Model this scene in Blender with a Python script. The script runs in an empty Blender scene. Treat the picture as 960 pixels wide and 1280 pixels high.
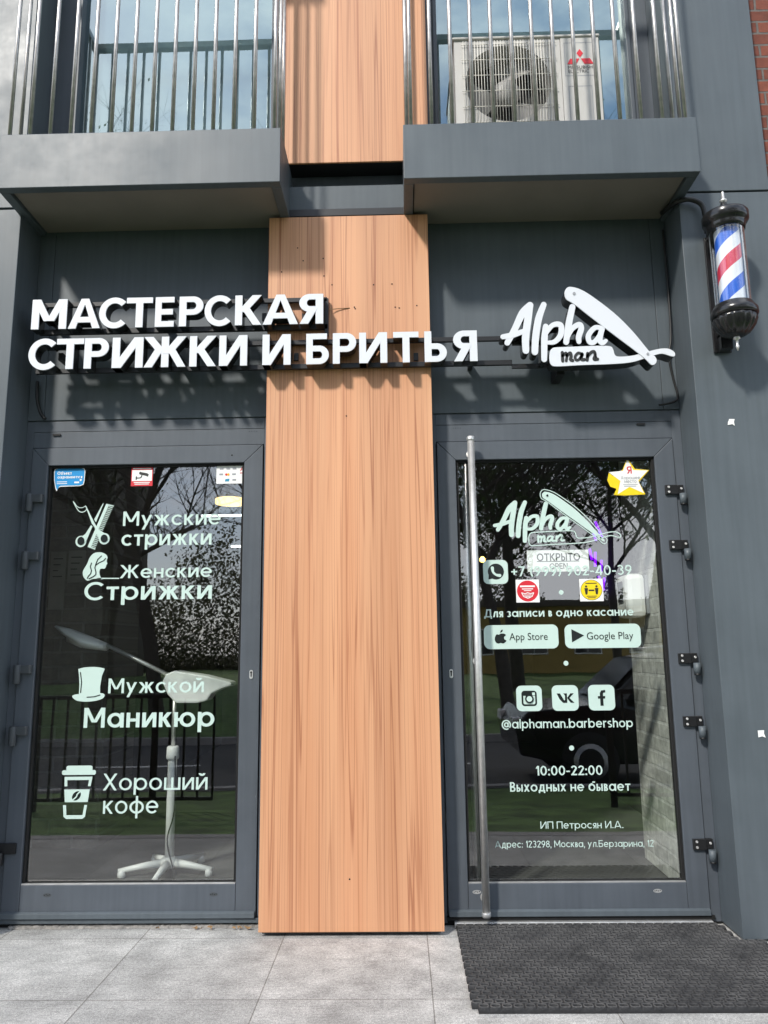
import bpy, bmesh, math, random
from mathutils import Vector, Matrix
import numpy as np
random.seed(7)
S = bpy.context.scene
COL = S.collection
rad = math.radians

# ------------------------------------------------------------------ camera
CAM = Vector((0.0, -4.0, 1.312))
FPX = 961.0
def cam_axes(p, y, r):
    f = Vector((math.sin(y)*math.cos(p), math.cos(y)*math.cos(p), math.sin(p)))
    rt = Vector((math.cos(y), -math.sin(y), 0)); up = rt.cross(f)
    c, s = math.cos(r), math.sin(r)
    return c*rt + s*up, -s*rt + c*up, f
RT, UP, FW = cam_axes(rad(10.17), rad(-1.132), rad(-0.708))
cam = bpy.data.cameras.new("camera")
cam.sensor_fit = 'VERTICAL'; cam.sensor_height = 36.0
cam.lens = FPX/1280*36.0
cam.clip_start = 0.05; cam.clip_end = 600
co = bpy.data.objects.new("camera", cam); COL.objects.link(co)
co.matrix_world = Matrix(((RT.x, UP.x, -FW.x, CAM.x), (RT.y, UP.y, -FW.y, CAM.y), (RT.z, UP.z, -FW.z, CAM.z), (0, 0, 0, 1)))
S.camera = co
def at(px, py, Y):
    """measured point of the photograph (960x1280) on the wall plane y = Y"""
    d = RT*(px-480) - UP*(py-640) + FW*FPX
    t = (Y-CAM.y)/d.y
    return CAM + d*t

# ------------------------------------------------------------------ light
SUN_DIR = Vector((0.63, 1.0, -1.04)).normalized()
S.view_settings.view_transform = 'Standard'
S.view_settings.look = 'None'
S.view_settings.gamma = 1
S.view_settings.exposure = 0.95
w = bpy.data.worlds.new("World"); S.world = w; w.use_nodes = True
nt = w.node_tree; N = nt.nodes; L = nt.links
bg = N['Background']; bg.inputs[1].default_value = 0.132
sky = N.new('ShaderNodeTexSky'); sky.sky_type = 'NISHITA'; sky.sun_disc = False
sky.sun_elevation = rad(41.3); sky.sun_rotation = rad(212.2); sky.dust_density = .4
tc = N.new('ShaderNodeTexCoord'); mp = N.new('ShaderNodeMapping'); mp.inputs['Scale'].default_value = (1.3, 1.3, 3.0)
no = N.new('ShaderNodeTexNoise'); no.inputs['Scale'].default_value = 2.1; no.inputs['Detail'].default_value = 7; no.inputs['Roughness'].default_value = .58
cr = N.new('ShaderNodeValToRGB'); cr.color_ramp.elements[0].position = .43; cr.color_ramp.elements[1].position = .62
mx = N.new('ShaderNodeMixRGB'); mx.inputs[2].default_value = (8.5, 8.8, 9.3, 1)
L.new(tc.outputs['Generated'], mp.inputs[0]); L.new(mp.outputs[0], no.inputs[0]); L.new(no.outputs['Fac'], cr.inputs[0])
sx = N.new('ShaderNodeSeparateXYZ'); L.new(tc.outputs['Generated'], sx.inputs[0])
hz = N.new('ShaderNodeMapRange'); hz.inputs[1].default_value = .0; hz.inputs[2].default_value = .28; hz.inputs[3].default_value = .85; hz.inputs[4].default_value = 0; L.new(sx.outputs[2], hz.inputs[0])
mxx = N.new('ShaderNodeMath'); mxx.operation = 'MAXIMUM'; L.new(cr.outputs[0], mxx.inputs[0]); L.new(hz.outputs[0], mxx.inputs[1]); L.new(mxx.outputs[0], mx.inputs[0]); L.new(sky.outputs[0], mx.inputs[1]); L.new(mx.outputs[0], bg.inputs[0])
sl = bpy.data.lights.new("sun", 'SUN'); sl.energy = 2.2; sl.angle = rad(5.0); sl.color = (1, .955, .88)
so = bpy.data.objects.new("sun", sl); COL.objects.link(so)
so.rotation_euler = SUN_DIR.to_track_quat('-Z', 'Y').to_euler(); so.location = (-8, -14, 16)
S.cycles.max_bounces = 8; S.cycles.transparent_max_bounces = 12; S.cycles.diffuse_bounces = 4

# ------------------------------------------------------------------ materials
def new_mat(name):
    m = bpy.data.materials.new(name); m.use_nodes = True
    return m, m.node_tree.nodes, m.node_tree.links, m.node_tree.nodes['Principled BSDF']
def simple(name, col, rough=.5, metal=0., spec=.5, emit=None, es=0., var=0., vscale=8., bump=0., bscale=60.):
    m, n, l, b = new_mat(name)
    b.inputs['Base Color'].default_value = (*col, 1); b.inputs['Roughness'].default_value = rough
    b.inputs['Metallic'].default_value = metal; b.inputs['Specular IOR Level'].default_value = spec
    if emit: b.inputs['Emission Color'].default_value = (*emit, 1); b.inputs['Emission Strength'].default_value = es
    t = n.new('ShaderNodeTexCoord')
    if var:
        x = n.new('ShaderNodeTexNoise'); x.inputs['Scale'].default_value = vscale; x.inputs['Detail'].default_value = 6
        r = n.new('ShaderNodeMapRange'); r.inputs[3].default_value = 1-var; r.inputs[4].default_value = 1+var
        r.inputs[1].default_value = .25; r.inputs[2].default_value = .75
        mm = n.new('ShaderNodeMixRGB'); mm.blend_type = 'MULTIPLY'; mm.inputs[0].default_value = 1; mm.inputs[1].default_value = (*col, 1)
        l.new(t.outputs['Object'], x.inputs[0]); l.new(x.outputs['Fac'], r.inputs[0]); l.new(r.outputs[0], mm.inputs[2]); l.new(mm.outputs[0], b.inputs['Base Color'])
    if bump:
        x = n.new('ShaderNodeTexNoise'); x.inputs['Scale'].default_value = bscale; x.inputs['Detail'].default_value = 5
        bp = n.new('ShaderNodeBump'); bp.inputs['Strength'].default_value = bump; bp.inputs['Distance'].default_value = .01
        l.new(t.outputs['Object'], x.inputs[0]); l.new(x.outputs['Fac'], bp.inputs['Height']); l.new(bp.outputs[0], b.inputs['Normal'])
    return m
def math_node(n, op, v=None):
    x = n.new('ShaderNodeMath'); x.operation = op
    if v is not None: x.inputs[1].default_value = v
    return x

def paint(name, col, rough=.4, streak=.1):
    """satin powder-coated sheet metal: faint vertical streaks, dust blotches, slightly wavy sheet"""
    m, n, l, b = new_mat(name)
    t = n.new('ShaderNodeTexCoord')
    mpn = n.new('ShaderNodeMapping'); mpn.inputs['Scale'].default_value = (14, 14, .7); l.new(t.outputs['Object'], mpn.inputs[0])
    a = n.new('ShaderNodeTexNoise'); a.inputs['Scale'].default_value = 2.5; a.inputs['Detail'].default_value = 6; l.new(mpn.outputs[0], a.inputs[0])
    c = n.new('ShaderNodeTexNoise'); c.inputs['Scale'].default_value = 3.2; c.inputs['Detail'].default_value = 8; c.inputs['Roughness'].default_value = .65; l.new(t.outputs['Object'], c.inputs[0])
    ad = math_node(n, 'ADD'); l.new(a.outputs['Fac'], ad.inputs[0]); l.new(c.outputs['Fac'], ad.inputs[1])
    r = n.new('ShaderNodeMapRange'); r.inputs[1].default_value = .7; r.inputs[2].default_value = 1.3; r.inputs[3].default_value = 1-streak; r.inputs[4].default_value = 1+streak
    l.new(ad.outputs[0], r.inputs[0])
    mm = n.new('ShaderNodeMixRGB'); mm.blend_type = 'MULTIPLY'; mm.inputs[0].default_value = 1; mm.inputs[1].default_value = (*col, 1); l.new(r.outputs[0], mm.inputs[2])
    l.new(mm.outputs[0], b.inputs['Base Color'])
    rr = n.new('ShaderNodeMapRange'); rr.inputs[1].default_value = .3; rr.inputs[2].default_value = .7; b.inputs['Specular IOR Level'].default_value = .42; rr.inputs[3].default_value = rough-.06; rr.inputs[4].default_value = rough+.1
    l.new(c.outputs['Fac'], rr.inputs[0]); l.new(rr.outputs[0], b.inputs['Roughness'])
    wv = n.new('ShaderNodeTexNoise'); wv.inputs['Scale'].default_value = 1.7; l.new(t.outputs['Object'], wv.inputs[0])
    bp = n.new('ShaderNodeBump'); bp.inputs['Strength'].default_value = .12; bp.inputs['Distance'].default_value = .02
    l.new(wv.outputs['Fac'], bp.inputs['Height']); l.new(bp.outputs[0], b.inputs['Normal'])
    return m

def wood():
    m, n, l, b = new_mat("wood_laminate")
    t = n.new('ShaderNodeTexCoord')
    def stretched(sx, sz, scale, detail, dist=0., rough=.5, off=0):
        mpn = n.new('ShaderNodeMapping'); mpn.inputs['Scale'].default_value = (sx, 0.0, sz); mpn.inputs['Location'].default_value = (off, off*.7, off*1.3)
        l.new(t.outputs['Object'], mpn.inputs[0])
        x = n.new('ShaderNodeTexNoise'); x.inputs['Scale'].default_value = scale; x.inputs['Detail'].default_value = detail
        x.inputs['Distortion'].default_value = dist; x.inputs['Roughness'].default_value = rough
        l.new(mpn.outputs[0], x.inputs[0]); return x
    base = stretched(9, .25, 1.6, 3, .2, .5, 3)
    rb = n.new('ShaderNodeValToRGB'); e = rb.color_ramp.elements
    e[0].position = .3; e[0].color = (.575, .275, .14, 1); e[1].position = .72; e[1].color = (.645, .338, .183, 1)
    x = e.new(.5); x.color = (.615, .31, .165, 1)
    l.new(base.outputs['Fac'], rb.inputs[0])
    prev = rb.outputs[0]
    # fine grain lines: iso-lines of stretched noise
    for k, (sx, sz, sc, wd, colr, amt) in enumerate([(9, .10, 1.7, .010, (.33, .12, .055, 1), .85), (15, .13, 1.6, .013, (.35, .13, .06, 1), .7), (26, .17, 1.5, .016, (.37, .135, .062, 1), .6), (60, .5, 1.5, .03, (.45, .19, .10, 1), .22)]):
        g = stretched(sx, sz, sc, 2.0, .22, .4, 11*k+1)
        mu = math_node(n, 'MULTIPLY', 5.0); l.new(g.outputs['Fac'], mu.inputs[0])
        fr = math_node(n, 'FRACT'); l.new(mu.outputs[0], fr.inputs[0])
        sb = math_node(n, 'SUBTRACT', .5); l.new(fr.outputs[0], sb.inputs[0])
        ab = math_node(n, 'ABSOLUTE'); l.new(sb.outputs[0], ab.inputs[0])
        mr = n.new('ShaderNodeMapRange'); mr.inputs[1].default_value = 0; mr.inputs[2].default_value = wd*8; mr.inputs[3].default_value = amt; mr.inputs[4].default_value = 0
        l.new(ab.outputs[0], mr.inputs[0])
        msk = stretched(6, .22, 2.2, 2, 0, .5, 23+7*k)
        mk = n.new('ShaderNodeMapRange'); mk.inputs[1].default_value = .34; mk.inputs[2].default_value = .56; l.new(msk.outputs['Fac'], mk.inputs[0])
        mm2 = math_node(n, 'MULTIPLY'); l.new(mr.outputs[0], mm2.inputs[0]); l.new(mk.outputs[0], mm2.inputs[1])
        mxn = n.new('ShaderNodeMixRGB'); mxn.inputs[2].default_value = colr
        l.new(mm2.outputs[0], mxn.inputs[0]); l.new(prev, mxn.inputs[1]); prev = mxn.outputs[0]
    # wide soft darker bands
    bd = stretched(3.2, .1, 2.0, 2, 0, .5, 41)
    rr = n.new('ShaderNodeMapRange'); rr.inputs[1].default_value = .35; rr.inputs[2].default_value = .65; rr.inputs[3].default_value = .92; rr.inputs[4].default_value = 1.05
    l.new(bd.outputs['Fac'], rr.inputs[0])
    mu = n.new('ShaderNodeMixRGB'); mu.blend_type = 'MULTIPLY'; mu.inputs[0].default_value = 1; l.new(prev, mu.inputs[1]); l.new(rr.outputs[0], mu.inputs[2])
    l.new(mu.outputs[0], b.inputs['Base Color']); b.inputs['Roughness'].default_value = .5
    return m

def brick(name, c1, c2, mortar, bw, bh, axes, msize=.012, bump=.6, rough=.85, offset=.5, stain=.35):
    m, n, l, b = new_mat(name)
    t = n.new('ShaderNodeTexCoord'); sp = n.new('ShaderNodeSeparateXYZ'); cb = n.new('ShaderNodeCombineXYZ')
    l.new(t.outputs['Object'], sp.inputs[0]); l.new(sp.outputs[axes[0]], cb.inputs[0]); l.new(sp.outputs[axes[1]], cb.inputs[1])
    dn = n.new('ShaderNodeTexNoise'); dn.inputs['Scale'].default_value = 9; l.new(cb.outputs[0], dn.inputs[0])
    va = n.new('ShaderNodeVectorMath'); va.operation = 'MULTIPLY_ADD'; va.inputs[1].default_value = (.012, .012, 0); l.new(dn.outputs['Color'], va.inputs[0]); l.new(cb.outputs[0], va.inputs[2])
    br = n.new('ShaderNodeTexBrick'); br.inputs['Scale'].default_value = 1; br.inputs['Brick Width'].default_value = bw; br.inputs['Row Height'].default_value = bh
    br.inputs['Mortar Size'].default_value = msize; br.inputs['Mortar Smooth'].default_value = .25; br.offset = offset
    br.inputs['Color1'].default_value = (*c1, 1); br.inputs['Color2'].default_value = (*c2, 1); br.inputs['Mortar'].default_value = (*mortar, 1); br.inputs['Bias'].default_value = 0
    l.new(va.outputs[0], br.inputs[0])
    x = n.new('ShaderNodeTexNoise'); x.inputs['Scale'].default_value = 14; x.inputs['Detail'].default_value = 8; x.inputs['Roughness'].default_value = .7; l.new(cb.outputs[0], x.inputs[0])
    r = n.new('ShaderNodeMapRange'); r.inputs[1].default_value = .3; r.inputs[2].default_value = .7; r.inputs[3].default_value = 1-stain; r.inputs[4].default_value = 1+stain*.6; l.new(x.outputs['Fac'], r.inputs[0])
    mm = n.new('ShaderNodeMixRGB'); mm.blend_type = 'MULTIPLY'; mm.inputs[0].default_value = 1; l.new(br.outputs['Color'], mm.inputs[1]); l.new(r.outputs[0], mm.inputs[2])
    l.new(mm.outputs[0], b.inputs['Base Color']); b.inputs['Roughness'].default_value = rough
    hh = math_node(n, 'MULTIPLY', -1.0); l.new(br.outputs['Fac'], hh.inputs[0])
    h2 = math_node(n, 'MULTIPLY', .35); l.new(x.outputs['Fac'], h2.inputs[0]); h3 = math_node(n, 'ADD'); l.new(hh.outputs[0], h3.inputs[0]); l.new(h2.outputs[0], h3.inputs[1])
    bp = n.new('ShaderNodeBump'); bp.inputs['Strength'].default_value = bump; bp.inputs['Distance'].default_value = .012; l.new(h3.outputs[0], bp.inputs['Height']); l.new(bp.outputs[0], b.inputs['Normal'])
    return m

def granite():
    """pale granite paving slabs: speckle, blotches, thin joints"""
    m, n, l, b = new_mat("granite_paving")
    t = n.new('ShaderNodeTexCoord')
    mpn = n.new('ShaderNodeMapping'); mpn.inputs['Location'].default_value = (.567, .785, 0); l.new(t.outputs['Object'], mpn.inputs[0])
    br = n.new('ShaderNodeTexBrick'); br.inputs['Scale'].default_value = 1; br.inputs['Brick Width'].default_value = .667; br.inputs['Row Height'].default_value = .64
    br.inputs['Mortar Size'].default_value = .0028; br.inputs['Mortar Smooth'].default_value = .3; br.offset = 0; br.inputs['Bias'].default_value = 0
    br.inputs['Color1'].default_value = (.49, .48, .455, 1); br.inputs['Color2'].default_value = (.41, .405, .385, 1); br.inputs['Mortar'].default_value = (.24, .225, .205, 1)
    l.new(mpn.outputs[0], br.inputs[0])
    prev = br.outputs['Color']
    for sc, lo, hi, p0, p1, det in ((230, .68, 1.3, .38, .62, 2), (80, .78, 1.2, .36, .64, 4), (2.3, .72, 1.12, .32, .66, 10), (9, .82, 1.1, .35, .65, 8)):
        x = n.new('ShaderNodeTexNoise'); x.inputs['Scale'].default_value = sc; x.inputs['Detail'].default_value = det; x.inputs['Roughness'].default_value = .65; l.new(t.outputs['Object'], x.inputs[0])
        r = n.new('ShaderNodeMapRange'); r.inputs[1].default_value = p0; r.inputs[2].default_value = p1; r.inputs[3].default_value = lo; r.inputs[4].default_value = hi; l.new(x.outputs['Fac'], r.inputs[0])
        mm = n.new('ShaderNodeMixRGB'); mm.blend_type = 'MULTIPLY'; mm.inputs[0].default_value = 1; l.new(prev, mm.inputs[1]); l.new(r.outputs[0], mm.inputs[2]); prev = mm.outputs[0]
    # faint scuffs along x
    mp2 = n.new('ShaderNodeMapping'); mp2.inputs['Scale'].default_value = (2.2, 30, 1); mp2.inputs['Rotation'].default_value = (0, 0, .12); l.new(t.outputs['Object'], mp2.inputs[0])
    x = n.new('ShaderNodeTexNoise'); x.inputs['Scale'].default_value = 2; x.inputs['Detail'].default_value = 6; l.new(mp2.outputs[0], x.inputs[0])
    r = n.new('ShaderNodeMapRange'); r.inputs[1].default_value = .3; r.inputs[2].default_value = .46; r.inputs[3].default_value = .82; r.inputs[4].default_value = 1; l.new(x.outputs['Fac'], r.inputs[0])
    mm = n.new('ShaderNodeMixRGB'); mm.blend_type = 'MULTIPLY'; mm.inputs[0].default_value = 1; l.new(prev, mm.inputs[1]); l.new(r.outputs[0], mm.inputs[2])
    l.new(mm.outputs[0], b.inputs['Base Color']); b.inputs['Roughness'].default_value = .72
    f = n.new('ShaderNodeTexNoise'); f.inputs['Scale'].default_value = 180; f.inputs['Detail'].default_value = 3; l.new(t.outputs['Object'], f.inputs[0])
    s1 = math_node(n, 'MULTIPLY', -2.0); l.new(br.outputs['Fac'], s1.inputs[0]); s2 = math_node(n, 'ADD'); l.new(s1.outputs[0], s2.inputs[0]); l.new(f.outputs['Fac'], s2.inputs[1])
    bp = n.new('ShaderNodeBump'); bp.inputs['Strength'].default_value = .45; bp.inputs['Distance'].default_value = .003; l.new(s2.outputs[0], bp.inputs['Height']); l.new(bp.outputs[0], b.inputs['Normal'])
    return m

def glass(name, tint, mult, add, col=(1, 1, 1)):
    m, n, l, b = new_mat(name); n.remove(b)
    out = n['Material Output']
    tr = n.new('ShaderNodeBsdfTransparent'); tr.inputs[0].default_value = (*tint, 1)
    gl = n.new('ShaderNodeBsdfGlossy'); gl.inputs['Roughness'].default_value = 0.0; gl.inputs[0].default_value = (*col, 1)
    fr = n.new('ShaderNodeFresnel'); ge = n.new('ShaderNodeNewGeometry'); ir = n.new('ShaderNodeMapRange')
    ir.inputs[3].default_value = 1.5; ir.inputs[4].default_value = 1/1.5; l.new(ge.outputs['Backfacing'], ir.inputs[0]); l.new(ir.outputs[0], fr.inputs[0])   # same pane from either side
    a = math_node(n, 'MULTIPLY', mult); l.new(fr.outputs[0], a.inputs[0]); c = math_node(n, 'ADD', add); l.new(a.outputs[0], c.inputs[0]); c.use_clamp = True
    t = n.new('ShaderNodeTexCoord'); x = n.new('ShaderNodeTexNoise'); x.inputs['Scale'].default_value = 1.4; l.new(t.outputs['Object'], x.inputs[0])
    bp = n.new('ShaderNodeBump'); bp.inputs['Strength'].default_value = .05; bp.inputs['Distance'].default_value = .02; l.new(x.outputs['Fac'], bp.inputs['Height']); l.new(bp.outputs[0], gl.inputs['Normal'])
    ms = n.new('ShaderNodeMixShader'); l.new(c.outputs[0], ms.inputs[0]); l.new(tr.outputs[0], ms.inputs[1]); l.new(gl.outputs[0], ms.inputs[2]); l.new(ms.outputs[0], out.inputs[0])
    return m

def leafy(name, col):
    m = simple(name, col, .6, var=.35, vscale=1.2); n, l = m.node_tree.nodes, m.node_tree.links; b = n['Principled BSDF']
    tl = n.new('ShaderNodeBsdfTranslucent'); src = b.inputs['Base Color'].links[0].from_socket; l.new(src, tl.inputs[0])
    ms = n.new('ShaderNodeMixShader'); ms.inputs[0].default_value = .5; l.new(b.outputs[0], ms.inputs[1]); l.new(tl.outputs[0], ms.inputs[2]); l.new(ms.outputs[0], n['Material Output'].inputs[0])
    return m
def dusty_rubber():
    m = simple("dusty_rubber", (.016, .016, .017), .7, var=.3, vscale=16, bump=.3, bscale=90); n, l = m.node_tree.nodes, m.node_tree.links; b = n['Principled BSDF']
    t = n.new('ShaderNodeTexCoord'); sp = n.new('ShaderNodeSeparateXYZ'); l.new(t.outputs['Object'], sp.inputs[0])
    mr = n.new('ShaderNodeMapRange'); mr.inputs[1].default_value = .0195; mr.inputs[2].default_value = .0225; l.new(sp.outputs[2], mr.inputs[0])
    x = n.new('ShaderNodeTexNoise'); x.inputs['Scale'].default_value = 6; x.inputs['Detail'].default_value = 8; x.inputs['Roughness'].default_value = .7; l.new(t.outputs['Object'], x.inputs[0])
    r2 = n.new('ShaderNodeMapRange'); r2.inputs[1].default_value = .35; r2.inputs[2].default_value = .7; r2.inputs[3].default_value = .1; r2.inputs[4].default_value = .75; l.new(x.outputs['Fac'], r2.inputs[0])
    mu = math_node(n, 'MULTIPLY'); l.new(mr.outputs[0], mu.inputs[0]); l.new(r2.outputs[0], mu.inputs[1])
    src = b.inputs['Base Color'].links[0].from_socket; mx = n.new('ShaderNodeMixRGB'); mx.inputs[2].default_value = (.17, .165, .158, 1); l.new(mu.outputs[0], mx.inputs[0]); l.new(src, mx.inputs[1]); l.new(mx.outputs[0], b.inputs['Base Color'])
    return m

M = dict(
    paint=paint("grey_paint", (.086, .103, .116), .44, .11),
    paint_dark=paint("grey_door_paint", (.083, .096, .113), .46, .12),
    wood=wood(),
    wood_edge=simple("laminate_edge", (.28, .14, .075), .6),
    black=simple("black_metal", (.012, .012, .013), .38, spec=.5),
    blackplast=simple("black_plastic", (.014, .014, .015), .22),
    gap=simple("dark_gap", (.008, .008, .008), .9),
    soffit=simple("soffit_panel", (.20, .175, .15), .75, var=.1, vscale=3),
    steel=simple("brushed_steel", (.70, .69, .67), .42, metal=.8, var=.12, vscale=30),
    steel_old=simple("stainless_bar", (.44, .42, .395), .38, metal=.9, var=.25, vscale=22),
    alu=simple("aluminium", (.62, .62, .61), .45, metal=.7, var=.2, vscale=14),
    white=simple("white_acrylic", (.66, .68, .715), .35),
    pale_backing=simple("added_backing", (.28, .31, .33), .8, var=.08, vscale=3),  # pale colour of the added sheet that brightens the upper glass
    white_plast=simple("white_plastic", (.88, .88, .87), .35, var=.04),
    ac_white=simple("aged_white_enamel", (.50, .485, .455), .45, var=.08, vscale=6),
    ac_wire=simple("coated_wire", (.62, .60, .54), .5, var=.1, vscale=20),
    ac_dark=simple("fan_recess", (.035, .033, .032), .7),
    ac_fan=simple("fan_plastic", (.30, .29, .28), .5),
    vinyl=simple("pale_vinyl", (.52, .66, .60), .45, var=.03),
    dark_opening=simple("painted_dark_opening", (.012, .016, .016), .25),  # near-black overlay paints the dark room seen through cut-outs in the vinyl
    red=simple("red_print", (.62, .02, .035), .45), blue=simple("blue_print", (.01, .27, .62), .4),
    yellow=simple("yellow_print", (.85, .62, .01), .4), orange=simple("orange_print", (.8, .42, .02), .4),
    paper=simple("white_print", (.82, .82, .80), .45), ink=simple("black_print", (.02, .02, .02), .5), greyink=simple("grey_print", (.30, .31, .33), .5),
    teal=simple("teal_print", (.02, .25, .40), .5),
    pole_blue=simple("pole_blue", (.015, .11, .60), .3), pole_red=simple("pole_red", (.62, .025, .06), .3), pole_white=simple("pole_white", (.82, .83, .86), .3),
    rubber=dusty_rubber(),
    granite=granite(),
    redbrick=brick("red_brick", (.24, .066, .036), (.13, .036, .022), (.135, .12, .11), .26, .075, (0, 2), .007, .8),
    whitebrick=brick("whitewashed_brick", (.70, .70, .65), (.50, .50, .46), (.74, .74, .70), .25, .083, (1, 2), .009, .9, stain=.45),
    greybrick=brick("grey_brick", (.20, .18, .15), (.13, .115, .095), (.22, .21, .19), .30, .095, (0, 2), .009, .9),
    glass=glass("door_glass", (.90, .94, .915), 2.9, .04),
    glass_up=glass("window_glass", (.55, .66, .69), 2.4, .17, (.80, .95, .94)),
    glass_pole=glass("pole_glass", (.95, .97, .97), 2.2, .03),
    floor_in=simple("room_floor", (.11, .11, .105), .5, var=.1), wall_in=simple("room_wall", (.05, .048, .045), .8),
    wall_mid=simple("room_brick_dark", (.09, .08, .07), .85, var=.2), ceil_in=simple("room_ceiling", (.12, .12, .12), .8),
    asphalt=simple("asphalt", (.06, .06, .062), .85, var=.2, vscale=3, bump=.4, bscale=200),
    grass=simple("grass", (.098, .165, .045), .9, var=.65, vscale=3.5, bump=.8, bscale=120),
    earth=simple("earth", (.09, .075, .05), .95, var=.3, vscale=1),
    kerb=simple("kerb_stone", (.32, .31, .30), .8, var=.15, vscale=5),
    bark=simple("bark", (.06, .05, .042), .9, var=.3, vscale=20),
    leaf=leafy("spring_leaf", (.10, .13, .035)), leaf_dark=leafy("evergreen_leaf", (.045, .075, .022)),
    wood_far=leafy("far_foliage", (.085, .09, .05)),
    fence=simple("fence_paint", (.015, .015, .016), .4),
    house_y=simple("ochre_plaster", (.42, .30, .10), .85, var=.12, vscale=.6), house_g=simple("brown_grey_panel", (.13, .115, .10), .85, var=.15, vscale=.5),
    roof=simple("roof_sheet", (.12, .10, .09), .6), win_dark=simple("dark_window", (.03, .034, .038), .12, spec=.5),
    car_dark=simple("black_car_paint", (.012, .013, .015), .12), car_silver=simple("silver_car_paint", (.45, .46, .47), .22, metal=.6),
    tyre=simple("tyre", (.02, .02, .02), .8), road_white=simple("road_paint", (.6, .6, .58), .7),
    lamp_lens=simple("lamp_lens", (.8, .8, .8), .1), tail=simple("tail_lens", (.3, .01, .01), .15),
    warm=simple("warm_lamp", (.8, .6, .3), .4, emit=(1, .72, .3), es=1.1), warm2=simple("warm_bulb", (.8, .6, .3), .4, emit=(1, .6, .15), es=4),
    tube=simple("lit_tube", (.8, .8, .8), .4, emit=(.9, .97, 1), es=2.2),
    neon=simple("violet_neon", (.1, .01, .3), .4, emit=(.22, .0, 1.0), es=1.1),
    leafdry=simple("dry_leaf", (.28, .17, .08), .8, var=.3, vscale=30), mortar=simple("crumbled_mortar", (.25, .235, .215), .9, var=.35, vscale=40, bump=.8, bscale=60),
    cable=simple("black_cable", (.012, .012, .012), .5), hinge=simple("grey_hinge", (.055, .062, .068), .5),
    hat=simple("poster_paper", (.30, .29, .26), .7, var=.2, vscale=6),
)

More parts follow.
